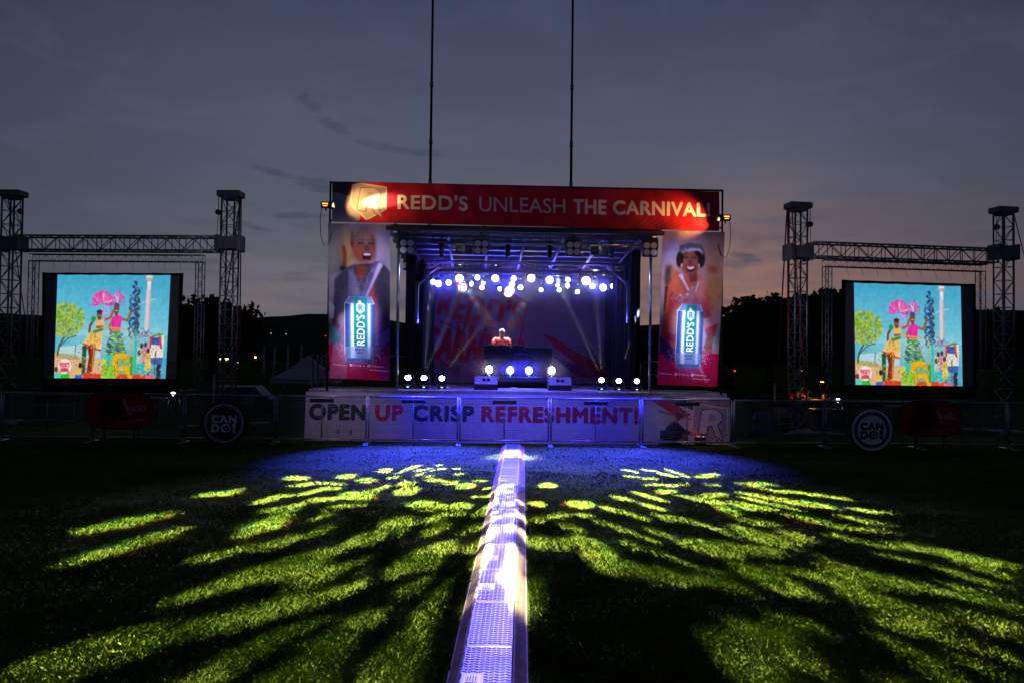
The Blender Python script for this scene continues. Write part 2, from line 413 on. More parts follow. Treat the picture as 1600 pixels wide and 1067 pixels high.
        me = bpy.data.meshes.new(name); me.vertices.add(W * H); me.vertices.foreach_set('co', P.reshape(-1).astype(np.float32))
        me.loops.add(q.size); me.loops.foreach_set('vertex_index', q.reshape(-1)); me.polygons.add(len(q))
        me.polygons.foreach_set('loop_start', np.arange(0, q.size, 4)); me.update(calc_edges=True)
        me.polygons.foreach_set('use_smooth', np.ones(len(q), bool))
        at = me.attributes.new('print', 'FLOAT_COLOR', 'POINT'); rgba = np.ones((W * H, 4), np.float32); rgba[:, :3] = img.reshape(-1, 3)
        at.data.foreach_set('color', rgba.reshape(-1)); me.validate()
        return link(name, me, mat, parent)
def shield(c, x0, y0, x1, y1, face, rim, letter, shade, line):
    """the badge with the big R"""
    w, h = x1 - x0, y1 - y0; P = lambda pts: [(x0 + a * w, y0 + b * h) for a, b in pts]
    out = [(.08, .06), (.30, .0), (.62, .05), (.97, .10), (.96, .70), (.45, 1.0), (.02, .60)]
    c.poly(P([(a + .015, b + .03) for a, b in out]), shade, .8); c.poly(P(out), rim); c.poly(P([(.5 + (a - .5) * .93, .5 + (b - .5) * .93) for a, b in out]), face)
    r = [(.30, .14), (.62, .12), (.80, .22), (.82, .40), (.70, .52), (.86, .92), (.66, .80), (.55, .55), (.46, .55), (.42, .76), (.20, .74)]
    c.poly(P([(a + .02, b + .02) for a, b in r]), line); c.poly(P(r), letter)
    c.poly(P([(.48, .25), (.60, .25), (.66, .33), (.58, .43), (.47, .43)]), face)
    c.line(P(r + r[:1]), .025 * w, line)
    for k in range(9): c.line(P([(.72 + k * .02, .12 + k * .03), (.94, .14 + k * .045)]), .008 * w, line, .5)
# ================================================================== SETTING
def grass_material(name, lo, mid, hi, rough=0.85):
    m = bpy.data.materials.new(name); m.use_nodes = True; g = NG(m.node_tree)
    out = g.n('ShaderNodeOutputMaterial'); bs = g.n('ShaderNodeBsdfPrincipled', ins={'Roughness': 1.0, 'Specular IOR Level': 0.0})
    tc = g.n('ShaderNodeNewGeometry').outputs['Position']
    a = g.n('ShaderNodeTexNoise', ins={'Vector': tc, 'Scale': 0.8, 'Detail': 9.0, 'Roughness': 0.65}).outputs[0]
    b = g.n('ShaderNodeTexNoise', ins={'Vector': tc, 'Scale': 26.0, 'Detail': 5.0, 'Roughness': 0.7}).outputs[0]
    t = g.math('ADD', g.math('MULTIPLY', a, 0.55), g.math('MULTIPLY', b, 0.45))
    c = g.ramp(t, [(0.34, (*lo, 1)), (0.50, (*mid, 1)), (0.68, (*hi, 1))])
    g.nt.links.new(c, bs.inputs['Base Color'])
    bp = g.n('ShaderNodeBump', ins={'Height': b, 'Strength': 0.6, 'Distance': 0.03}); g.nt.links.new(bp.outputs[0], bs.inputs['Normal'])
    g.nt.links.new(bs.outputs[0], out.inputs[0]); return m
m_ground = grass_material('turf', (.018, .030, .006), (.048, .074, .010), (.080, .094, .016))
m_blade = grass_material('grass_blades', (.022, .048, .005), (.070, .118, .009), (.20, .20, .055))
def build_ground():
    mb = MB(); n = 60; S = 900
    xs = [S * (2 * (i / n) - 1) * abs(2 * (i / n) - 1) for i in range(n + 1)]; ys = [20 + q for q in xs]
    vs = []
    for y in ys:
        for x in xs:
            near = max(0.0, 1 - math.hypot(x, y - 10) / 60)
            vs.append((x, y, -0.008))
    mb._add(vs, [(j * (n + 1) + i, j * (n + 1) + i + 1, (j + 1) * (n + 1) + i + 1, (j + 1) * (n + 1) + i) for j in range(n) for i in range(n)], True)
    tag(mb.build('ground', m_ground), kind='structure')
build_ground()
RAMP_A, RAMP_B = Vector((-0.125, 4.8, 0)), Vector((0.052, 17.55, 0))
RD = (RAMP_B - RAMP_A).normalized()
def build_grass():
    r = RNG
    bands = [(4.3, 6.0, 9500, 1.0), (6.0, 8.0, 6000, 1.1), (8.0, 10.5, 3000, 1.25), (10.5, 14.0, 900, 1.5), (14.0, 18.4, 300, 1.8), (18.4, 24, 50, 2.4)]
    P = []; S = []
    for y0, y1, d, sc in bands:
        xw = y1 * 0.70 + 0.6; n = int((y1 - y0) * 2 * xw * d)
        P.append(np.stack([r.uniform(-xw, xw, n), r.uniform(y0, y1, n)], 1)); S.append(np.full(n, sc))
    P = np.concatenate(P); S = np.concatenate(S)
    clump = np.sin(P[:, 0] * 3.1 + np.sin(P[:, 1] * 2.3) * 1.7) * np.sin(P[:, 1] * 2.7 + np.sin(P[:, 0] * 1.9) * 2.1)
    fine = np.sin(P[:, 0] * 17 + np.sin(P[:, 1] * 9) * 2) * np.sin(P[:, 1] * 15 + P[:, 0] * 4)
    t = (P[:, 1] - RAMP_A.y) / (RAMP_B.y - RAMP_A.y); cx = RAMP_A.x + t * (RAMP_B.x - RAMP_A.x)
    keep = ~((P[:, 0] > cx - .27) & (P[:, 0] < cx + .27) & (P[:, 1] < 17.8)) & (r.uniform(0, 1, len(P)) < 0.72 + 0.2 * clump + 0.15 * fine)
    P, S, clump = P[keep], S[keep], clump[keep]; n = len(P)
    h = (0.011 + 0.012 * r.random(n) + 0.005 * clump + (r.random(n) < .012) * r.random(n) * .028) * S ** .35; w = (0.0012 + 0.0013 * r.random(n)) * S
    a = r.uniform(0, 2 * math.pi, n); b = r.uniform(0, 2 * math.pi, n); lean = h * (0.4 + 1.5 * r.random(n))
    ux, uy = np.cos(a), np.sin(a); lx, ly = np.cos(b) * lean, np.sin(b) * lean
    z0 = np.full(n, -0.012)
    v = np.zeros((n, 4, 3), np.float32)
    v[:, 0] = np.stack([P[:, 0] - ux * w, P[:, 1] - uy * w, z0], 1); v[:, 1] = np.stack([P[:, 0] + ux * w, P[:, 1] + uy * w, z0], 1)
    v[:, 2] = np.stack([P[:, 0] + ux * w * .7 + lx * .35, P[:, 1] + uy * w * .7 + ly * .35, h * .6], 1); v[:, 3] = np.stack([P[:, 0] + lx, P[:, 1] + ly, h], 1)
    base = np.arange(n)[:, None] * 4; f = (base + np.array([0, 1, 2, 0, 2, 3])[None]).reshape(-1)
    me = bpy.data.meshes.new('grass'); me.vertices.add(n * 4); me.vertices.foreach_set('co', v.reshape(-1))
    me.loops.add(len(f)); me.loops.foreach_set('vertex_index', f.astype(np.int32)); me.polygons.add(n * 2)
    me.polygons.foreach_set('loop_start', np.arange(0, n * 6, 3)); me.update(calc_edges=True)
    tag(link('grass', me, m_blade), 'short mown turf of the field with pale dry tips', 'grass', kind='stuff')
build_grass()

def hill(name, pts, Y, depth):
    """a long ridge: outline by pixel of the skyline, kept at its own distance"""
    mb = MB(); rows = []
    for k, (fy, fz) in enumerate(((0, 0), (.25, .45), (.6, .82), (1, 1), (1.7, .7), (2.6, 0))):
        row = []
        for (px, py) in pts:
            x = (px - 800) / 1220 * (Y + depth); z = 2 + (561 + (px - 800) * .012 - py) / 1220 * (Y + depth)
            j = math.sin(px * .13 + k) * .02 * z
            row.append(Vector((x, Y + fy * depth, -0.5 + (z + .5) * fz + (j if 0 < fz < 1 else 0))))
        rows.append(row)
    mb.loft(rows, False, True, False); tag(mb.build(name, M['hill']), kind='structure')
ridge = [(-500, 480)]
for px in range(-400, 2100, 12):
    base = 506 - 14 * math.exp(-((px - 540) / 90) ** 2) - 16 * math.exp(-((px - 40) / 130) ** 2) + 4 * math.sin(px * .012) + 14 * math.exp(-((px - 900) / 90) ** 2) - 18 * (1 / (1 + math.exp(-(px - 1110) / 25)))
    ridge.append((px, base + random.uniform(-1.6, 1.6)))
hill('hills', ridge, 420, 330)

def tree(px, top, Y, spread, label, n=2600, leafs=.34, trunk_r=.35, group='dark trees behind the field', lobes=9, base_z=1.5, seed=1):
    r = np.random.default_rng(seed); x = (px - 800) / 1220 * Y; H = 2 + (561 + (px - 800) * .012 - top) / 1220 * Y; W = spread / 1220 * Y
    root = empty('tree', (x, Y, 0), 0, label, 'tree', group)
    tk = MB(); tk.path([(0, 0, -.1), (.1, 0, H * .2), (-.1, .1, H * .4), (.05, 0, H * .7)], [trunk_r, trunk_r * .8, trunk_r * .6, trunk_r * .2], 8)
    C = []
    for k in range(lobes):
        a = k * 2.4 + r.uniform(-.3, .3); q = math.sqrt((k + .6) / lobes)
        zz = H * (1 - .26 * q * q - r.uniform(.0, .12)) - W * .10
        c = Vector((math.cos(a) * q * W * .42, math.sin(a) * q * W * .36, zz)); C.append((c, W * r.uniform(.15, .24)))
    for k in range(lobes):
        a = k * 2.1; q = r.uniform(.5, 1); C.append((Vector((math.cos(a) * q * W * .45, math.sin(a) * q * W * .35, base_z + r.uniform(.15, .6) * H)), W * r.uniform(.16, .24)))
    for c, s_ in C[:lobes]: tk.path([(0, 0, H * .3), c * .5 + Vector((0, 0, H * .22)), c], [trunk_r * .4, trunk_r * .22, .03], 5)
    tk.build('trunk', M['bark'], root)
    V = []; 
    per = n // len(C)
    for c, s_ in C:
        d = r.normal(size=(per, 3)); d /= np.linalg.norm(d, axis=1)[:, None]; rr = r.random(per) ** .38
        wob = 1 + .35 * np.sin(d[:, 0] * 5 + c.x) * np.sin(d[:, 2] * 6 + c.y)
        V.append(np.array(c) + d * (rr * wob)[:, None] * np.array([s_ * 1.15, s_ * 1.1, s_ * .8]))
    V = np.concatenate(V); m = len(V); sz = leafs * r.uniform(.5, 1.3, m)
    A = r.normal(size=(m, 3)); A /= np.linalg.norm(A, axis=1)[:, None]; B = np.cross(A, r.normal(size=(m, 3))); B /= np.linalg.norm(B, axis=1)[:, None]
    q = np.stack([V - A * sz[:, None], V + B * (sz * .55)[:, None], V + A * sz[:, None], V - B * (sz * .55)[:, None]], 1).reshape(-1, 3)
    me = bpy.data.meshes.new('crown'); me.from_pydata(q.tolist(), [], np.arange(m * 4).reshape(m, 4).tolist()); link('crown', me, M['leaf'], root)
    return root
TG = 'dark trees behind the field'
for a in [
    (330, 462, 62, 130, 'dark spreading tree standing behind the left tower beside the hill', 3000, .30, 11),
    (255, 478, 66, 120, 'dark tree hidden mostly behind the left projection screen', 2200, .32, 12),
    (20, 505, 80, 130, 'low dark tree at the far left beneath the ridge', 2000, .34, 13),
    (1140, 480, 64, 110, 'low dark tree next to the red poster on the right', 2600, .26, 14),
    (1200, 452, 58, 150, 'tall dark tree behind the inner right tower and its red straps', 7000, .26, 15),
    (1285, 443, 54, 130, 'tallest dark tree, just left of the right projection screen', 7000, .26, 16),
    (1360, 470, 60, 130, 'dark tree hidden behind the right projection screen', 2200, .3, 17),
    (1450, 500, 66, 150, 'dark low tree behind the lower part of the right screen', 2200, .3, 18),
    (1572, 480, 56, 130, 'dark tree at the right edge behind the outer tower', 6000, .26, 19),
    (1105, 520, 90, 100, 'small far dark tree seen under the right poster', 1500, .36, 20),
    (1015, 512, 70, 60, 'dark tree between the stage opening and the red poster', 1800, .3, 21),
]: tree(a[0], a[1], a[2], a[3], a[4], a[5], a[6], seed=a[7])

# ------------------------------------------------------------------ cable ramp laid over the field
def build_ramp():
    phi = math.atan2(RD.x, RD.y); L0 = -1.4; L1 = (RAMP_B - RAMP_A).length + .35; n = 15; step = (L1 - L0) / n
    root = empty('cable_ramp', RAMP_A, -phi, 'long pale tread plate cable ramp with brown sloping sides across the grass', 'cable ramp')
    pl, pr, ol, orr, zt = -.165, .145, -.255, .25, .062
    rr = random.Random(3)
    for k in range(n):
        y0, y1 = L0 + k * step + .004, L0 + (k + 1) * step - .004; zt2 = zt + rr.uniform(-.002, .003)
        t = MB(); t.cbox(((pl + pr) / 2, (y0 + y1) / 2, zt2 - .012), (pr - pl, y1 - y0, .024), .004)
        if k < 9:
            far = k > 4
            s = .040; c = 0; x = pl + .022; t.m = 1
            while x < pr - .012:
                y = y0 + .03
                while y < y1 - .03:
                    if not (k in (1, 3, 4) and x < pl + .13 and y0 + .3 < y < y0 + .48):
                        t.box((x, y, zt2 + .0018), (.030, .012, .0045), (0, 0, .65 if c % 2 else -.65))
                    y += s
                x += .0335; c += 1
        else:
            y = y0 + .05
            t.m = 1
            while y < y1 - .03: t.box(((pl + pr) / 2, y, zt2 + .002), (pr - pl - .03, .012, .006)); y += .075
        tp = t.build('tread_plate', [M['plate'], M['dash']], root)
        if k in (1, 3, 4, 6, 9):
            w = MB(); w.box((pl + .072, y0 + .39, zt2 + .0022), (.10, .15, .004)); w.build('label_plate', M['white'], tp)
            h = MB()
            for j in range(4): h.box((pl + .045 + j * .017, y0 + .39 + .01 * (j % 2), zt2 + .0055), (.007, .06 + .02 * (j % 3), .003))
            h.box((pl + .072, y0 + .335, zt2 + .0055), (.07, .012, .003)); h.build('label_print', M['black'], tp)
        h = MB()
        prof_ = [(.002, y0)]
        for j in range(5): q = y0 + .05 + j * (y1 - y0 - .02) / 5; prof_ += [(.003, q), (.0075, q + .002), (.0075, q + .09), (.003, q + .092)]
        h.lathe(prof_ + [(.002, y1)], (pl - .004, 0, zt - .004), 'Y', 8)
        h.build('hinge', M['steel'], root)
        for (a, b) in ((ol, pl - .012), (orr, pr + .008)):
            s = MB(); ya, yb = y0 - .001, y1 + .001
            lo, hi = .006, zt - .012
            prof = [(a, -.02), (a, lo), (b, hi), (b, -.02)]
            s._add([(x, ya, z) for x, z in prof] + [(x, yb, z) for x, z in prof], [(0, 1, 2, 3), (7, 6, 5, 4), (0, 4, 5, 1), (1, 5, 6, 2), (2, 6, 7, 3), (3, 7, 4, 0)])
            m = 34 if k < 9 else 12
            for j in range(m):
                yy = ya + (j + .5) * (yb - ya) / m; c = Vector(((a + b) / 2, yy, (lo + hi) / 2 + .002)); ang = math.atan2(hi - lo, b - a)
                s.box(c, (abs(b - a) * .86, .008, .005), (0, -ang if b > a else -ang, 0))
            s.build('side_ramp', M['wood'], root)
    return root
build_ramp()

# ------------------------------------------------------------------ the two goal posts behind the stage
for px0, which in ((672, 'left'), (892, 'right')):
    f = Frame(31.0, 0.03); u0 = f.u(px0, 300)
    root = empty('goal_post', f.w(u0, 0, 0), 0, f'tall thin rugby goal upright rising above the letters {"REDD" if which == "left" else "UNLEASH"} of the top banner', 'goal post', 'rugby goal uprights')
    mb = MB(); mb.tube((0, 0, -.05), (0, 0, 9), .062, 10); mb.tube((0, 0, 9), (0, 0, 10.6), .055, 10); mb.tube((0, 0, 10.6), (0, 0, 18.5), .05, 10, .045); mb.build('pole', M['mast'], root)
    for z in (7.2, 9, 10.6, 12.9): c = MB(); c.tube((0, 0, z - .1), (0, 0, z + .1), .07, 10); c.build('collar', M['steel'], root)

# ================================================================== STAGE
def sroot(name, u, v, z, label, cat, group=None, turn=0.0):
    return empty(name, STG.w(u, v, z), STG.phi + turn, label, cat, group)
DZ = 1.235
Su = lambda px, py=560, v=0.0: STG.u(px, py, v)
Sz = lambda px, py, v=0.0: STG.z(px, py, v)
UL, UR = Su(478, 615), Su(1140, 615)
IL, IR = Su(619, 600), Su(1017, 600)
stage = sroot('stage', 0, 0, 0, 'covered mobile stage with purple lit roof and open front', 'stage')
def lattice(mb, p, q, w, h, n, r, rb, faces=(0, 1, 2, 3)):
    """box girder: four tubes with zigzag and cross bars"""
    p, q = Vector(p), Vector(q); d = (q - p).normalized(); up = Vector((0, 0, 1)) if abs(d.z) < .8 else Vector((0, 1, 0))
    s = d.cross(up).normalized(); t = s.cross(d).normalized()
    off = [s * (-w / 2) + t * (-h / 2), s * (w / 2) + t * (-h / 2), s * (w / 2) + t * (h / 2), s * (-w / 2) + t * (h / 2)]
    for o in off: mb.tube(p + o, q + o, r, 6)
    for k in range(n):
        a, b = p + (q - p) * (k / n), p + (q - p) * ((k + 1) / n)
        for i in faces:
            j = (i + 1) % 4
            mb.tube(a + off[i], b + off[j], rb, 4, caps=False) if (k + i) % 2 else mb.tube(a + off[j], b + off[i], rb, 4, caps=False)
            mb.tube(a + off[i], a + off[j], rb, 4, caps=False)
    for i in range(4): mb.tube(q + off[i], q + off[(i + 1) % 4], rb, 4, caps=False)
    return mb
def build_stage():
    L, Rr = IL - .25, IR + .25
    MB().cbox(((L + Rr) / 2, 2.9, DZ - .06), (Rr - L, 5.7, .12), .01).build('deck', M['deck'], stage)
    MB().cbox(((UL + L) / 2 + .02, 1.0, DZ - .063), (L - UL - .06, 1.9, .12), .01).build('wing_deck', M['deck'], stage)
    MB().cbox(((UR + Rr) / 2 - .02, 1.0, DZ - .063), (UR - Rr - .06, 1.9, .12), .01).build('wing_deck', M['deck'], stage)
    for u in (UL + .1, -3.4, -1.7, 0, 1.7, 3.4, UR - .1):
        for v in (.15, 1.8): MB().tube((u, v, -.02), (u, v, DZ - .12), .03, 8).build('leg', M['steel'], stage)
    # roof: pitched sheet with ribs under it
    zf, zb = 5.17, 4.72
    rf = MB()
    for k in range(9):
        v0, v1 = .05 + k * .63, .05 + (k + 1) * .63 - .02; z0, z1 = zf + (zb - zf) * k / 9, zf + (zb - zf) * (k + 1) / 9
        rf._add([(L, v0, z0), (Rr, v0, z0), (Rr, v1, z1), (L, v1, z1), (L, v0, z0 + .05), (Rr, v0, z0 + .05), (Rr, v1, z1 + .05), (L, v1, z1 + .05)],
                [(3, 2, 1, 0), (4, 5, 6, 7), (0, 1, 5, 4), (1, 2, 6, 5), (2, 3, 7, 6), (3, 0, 4, 7)])
    rf.build('roof', M['roofs'], stage)
    for k in range(8):
        v = .5 + k * .66; z = zf + (zb - zf) * v / 5.7 - .09
        MB().cbox(((L + Rr) / 2, v, z), (Rr - L, .06, .11), .008).build('roof_rib', M['grey'], stage)
    for u in np.linspace(L + .5, Rr - .5, 7):
        b = MB(); b._add([(u - .03, .12, zf - .16), (u + .03, .12, zf - .16), (u + .03, 5.6, zb - .16), (u - .03, 5.6, zb - .16), (u - .03, .12, zf - .22), (u + .03, .12, zf - .22), (u + .03, 5.6, zb - .22), (u - .03, 5.6, zb - .22)],
                [(0, 1, 2, 3), (7, 6, 5, 4), (0, 4, 5, 1), (1, 5, 6, 2), (2, 6, 7, 3), (3, 7, 4, 0)]); b.build('roof_purlin', M['grey'], stage)
    MB().cbox(((L + Rr) / 2, -.02, Sz(820, 361)), (Rr - L + .1, .12, .10), .01).build('front_beam', M['mast'], stage)
    zt = Sz(820, 375, .3)
    lattice(MB(), (L + .1, .3, zt), (Rr - .1, .3, zt), .26, .22, 20, .022, .010).build('front_truss', M['alu'], stage)
    for v, py in ((2.4, 418), (4.1, 424)):
        z = Sz(820, py, v); lattice(MB(), (L + .15, v, z), (Rr - .15, v, z), .24, .22, 18, .02, .009).build('lighting_truss', M['alu'], stage)
    # legs
    for u in (IL, IR): MB().tube((u, .12, DZ - .1), (u, .12, 5.1), .035, 10).build('front_pole', M['alu'], stage)
    for px, sg in ((641, 1), (992, -1)):
        u = Su(px, 500, 1.5)
        c = MB(); c.cbox((u, 1.5, (DZ + 4.9) / 2), (.24, .23, 4.9 - DZ), .03); c.build('column', M['cloth'], stage)
        u2 = Su(px + sg * 10.5, 470, .85); z0, z1 = Sz(px, 505, .85), Sz(px, 440, .85)
        c = MB(); c.tube((u2, .85, z0), (u2, .85, z1), .045, 10); c.tube((u2, .85, z1 - .1), (u2 + sg * .55, .85, z1 + .38), .03, 8); c.build('roof_strut', M['alu'], stage)
        u3 = Su(px + sg * 22, 560, 3.0)
        d = MB(); rows = []
        for v in np.linspace(1.3, 5.45, 40): rows.append((u3 + .07 * math.sin(v * 11) - sg * .0 + sg * (v - 1.3) * .02, v))
        d.loft([[Vector((a, b, DZ)), Vector((a, b, 4.55))] for a, b in rows], False, True, False); d.build('side_drape', M['cloth'], stage)
    for u in (L + .05, Rr - .05): MB().tube((u, 5.6, DZ), (u, 5.6, 4.7), .06, 8).build('rear_pole', M['alu'], stage)
    d = MB(); d.loft([[Vector((u, 5.72 + .04 * math.sin(u * 14), DZ - .05)), Vector((u, 5.72 + .04 * math.sin(u * 14), 4.65))] for u in np.linspace(L, Rr, 120)], False, True, False); d.build('rear_drape', M['cloth'], stage)
build_stage()
# wing railings
def railing(name, u0, u1, v, z1, label):
    r = sroot(name, u0, v, DZ, label, 'railing', 'stage wing railings')
    for z in (z1, z1 * .52): MB().tube((0, 0, z), (u1 - u0, 0, z), .02, 8).build('rail', M['steel'], r)
    n = max(2, int((u1 - u0) / .5) + 1)
    for k in range(n): MB().tube(((u1 - u0) * k / (n - 1), 0, -.01), ((u1 - u0) * k / (n - 1), 0, z1), .02, 8).build('post', M['steel'], r)
railing('guard_rail', Su(1000, 565, 1.7), UR - .05, 1.7, Sz(1130, 566, 1.7) - DZ, 'grey tube guard rail on the stage wing beside the right poster')
railing('guard_rail', UL + .02, Su(640, 560, 1.7), 1.7, Sz(560, 556, 1.7) - DZ, 'grey tube guard rail on the stage wing behind the left poster')

# scaffold that carries the top banner and posters
sc_ = sroot('banner_scaffold', 0, 0, 0, 'dark tube scaffold frame carrying the red top banner and posters', 'scaffold')
za, zb_ = Sz(820, 290, -.05), Sz(820, 353, -.05)
UA, UB = Su(515, 320, -.05), Su(1130, 330, -.05)
for u in (UA, Su(618, 330, -.05), Su(757, 330, -.05), Su(893, 330, -.05), Su(1027, 330, -.05), UB):
    lo = DZ - .02 if u in (UA, UB) else zb_ - .12
    MB().tube((u, .02, lo), (u, .02, za + .01), .026, 8).build('post', M['mast'], sc_)
MB().tube((UA - .03, .075, za), (UB + .03, .075, za), .026, 8).build('top_rail', M['mast'], sc_)
MB().tube((UA - .03, .075, zb_ + .06), (UB + .03, .075, zb_ + .06), .022, 8).build('bottom_rail', M['steel'], sc_)

# ------------------------------------------------------------------ printed cloths
def corners(frame, v, pts): return [frame.w(*(lambda q: (q[0], v, q[1]))(frame.px(a, b, v))) for a, b in pts]
m_print = printmat('printed_vinyl', transl=.22); m_fascia = printmat('printed_fascia', rough=.6); m_back = printmat('backdrop_cloth', rough=.9, weave=.3)
def fold(amp, fu, fv, ph=0.0):
    n = np.array(STG.ev)
    return lambda u, v: (amp * (np.sin(u * fu + v * fv + ph) + .5 * np.sin(u * fu * 2.3 - v * fv * 1.7 + 1)))[..., None] * n
def top_banner():
    c = Canvas((519, 284, 1124, 347), 940, 104, 'a41a30', 1)
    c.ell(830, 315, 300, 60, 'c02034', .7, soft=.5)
    c.poly([(519, 284), (548, 284), (570, 305), (560, 347), (519, 347)], '8d8a88'); c.poly([(519, 286), (556, 284), (545, 306), (519, 300)], '5c3a34')
    c.poly([(556, 347), (570, 335), (600, 347)], '9c2030')
    shield(c, 545, 285, 605, 343, 'a3988c', 'd0c8ba', 'b5aba0', '5a4a40', '75675c')
    c.text("REDD'S", 621, 302.5, 109, 24, '6b0f1c', bold=.035); c.text("REDD'S", 619.5, 301, 109, 24, 'e9e2dc', bold=.03)
    c.text("UNLEASH", 746, 302, 134, 23, 'dcd5d3', bold=-.004)
    c.text("THE", 892, 302, 53, 23, 'efe9e6', bold=.035); c.text("CARNIVAL!", 955, 302, 154, 23, 'efe9e6', bold=.035)
    for k in range(7): c.poly([(978 + k * 9, 347), (1012 + k * 10, 322 + k * 2), (990 + k * 9, 347)], '6d1420', .6)
    c.noise(.03, 6, 2, True)
    o = c.sheet('top_banner', corners(STG, -.02, [(519, 284), (1124, 300), (519, 347), (1124, 361.5)]), m_print, wave=fold(.012, 34, 5))
    tag(o, "wide red banner reading REDD'S UNLEASH THE CARNIVAL! above the stage", 'banner')
top_banner()
def can(c, x0, y0, x1, y1):
    w, h = x1 - x0, y1 - y0
    c.ell((x0 + x1) / 2, (y0 + y1) / 2, w * .62, h * .55, '9fb0ea', .45, soft=.5)  # halo here and bright stripes below: the lit can's glow painted into the print
    r = np.random.default_rng(5)
    for k in range(150):
        a = r.uniform(0, math.pi); q = r.uniform(.55, .85); c.ell((x0 + x1) / 2 + math.cos(a) * w * q, y1 - h * .12 + math.sin(a) * h * .13 * q - r.uniform(0, .2) * h, r.uniform(.3, 1.3), r.uniform(.3, 1.5), 'c9c2d2', .5)
    out = [(x0 + w * .16, y0), (x1 - w * .12, y0), (x1 - w * .10, y0 + h * .03), (x1, y0 + h * .11), (x1, y0 + h * .86), (x1 - w * .06, y1), (x0 + w * .06, y1), (x0, y0 + h * .86), (x0, y0 + h * .11), (x0 + w * .14, y0 + h * .03)]
    c.poly([(a + (1 if a > (x0 + x1) / 2 else -1), b) for a, b in out], 'e6ecfb'); c.poly(out, '6f86c4')
    for k in range(26):
        t = k / 25; a = x0 + w * t; b = math.exp(-((t - .25) / .085) ** 2) + .7 * math.exp(-((t - .81) / .06) ** 2) + .25 * math.exp(-((t - .5) / .5) ** 2)
        c.rect(a, y0 + h * .11, a + w / 24, y0 + h * .93, (min(1, .14 + .86 * b), min(1, .22 + .80 * b), min(1, .46 + .6 * b)), 1)
    c.rect(x0, y0 + h * .76, x1, y0 + h * .93, '8f95bd', .55); c.rect(x0 + w * .03, y0 + h * .93, x1 - w * .03, y1, '3f477a', .6); c.line([(x0, y0 + h * .11), (x1, y0 + h * .11)], .7, 'c8d4f6')
    gx0, gx1 = x0 + w * .30, x0 + w * .76
    c.rect(gx0, y0 + h * .02, gx1, y0 + h * .75, '0f7f78'); c.rect(gx0, y0 + h * .02, gx0 + w * .05, y0 + h * .75, '3fb8ac', .6)
    gw = gx1 - gx0
    c.poly([(gx0 + gw * .18, y0 + h * .12), (gx0 + gw * .5, y0 + h * .085), (gx0 + gw * .84, y0 + h * .12), (gx0 + gw * .82, y0 + h * .22), (gx0 + gw * .5, y0 + h * .27), (gx0 + gw * .2, y0 + h * .22)], 'c6cfdd')
    c.text('R', gx0 + gw * .36, y0 + h * .125, gw * .34, h * .1, '3d6f7d', bold=.03); c.ell(gx0 + gw * .45, y0 + h * .08, gw * .12, h * .02, 'd9c08a')
    c.text("REDD'S", gx0 + gw * .20, y0 + h * .735, h * .45, gw * .62, 'ffffff', rot=-math.pi / 2, bold=.02)
    c.text('BOLD', x0 + w * .34, y0 + h * .785, w * .34, h * .035, '2b2f55', bold=.03); c.rect(x0 + w * .38, y0 + h * .84, x0 + w * .64, y0 + h * .855, '3a3f68')
def small_print(c, x0, x1, y):
    w = x1 - x0; r = np.random.default_rng(9)
    for a, b in ((.05, .27), (.36, .58), (.66, .90)):
        c.line([(x0 + w * a, y), (x0 + w * b, y + 1.2)], 1.7, 'e8cdd8', .75)
        for k in range(10): q = r.uniform(a, b); c.rect(x0 + w * q, y - 2, x0 + w * q + .5, y + 3, 'b01040', .8)
    for a in (.34, .64): c.rect(x0 + w * a - 1.5, y - 1.8, x0 + w * a + 2, y + 2.4, 'f0e0e8'); c.rect(x0 + w * a - .4, y - .8, x0 + w * a + .6, y + 1.6, 'b01040')
    c.line([(x0 + w * .66, y + 6), (x0 + w * .96, y + 7.2)], 1.4, 'e8cdd8', .7)
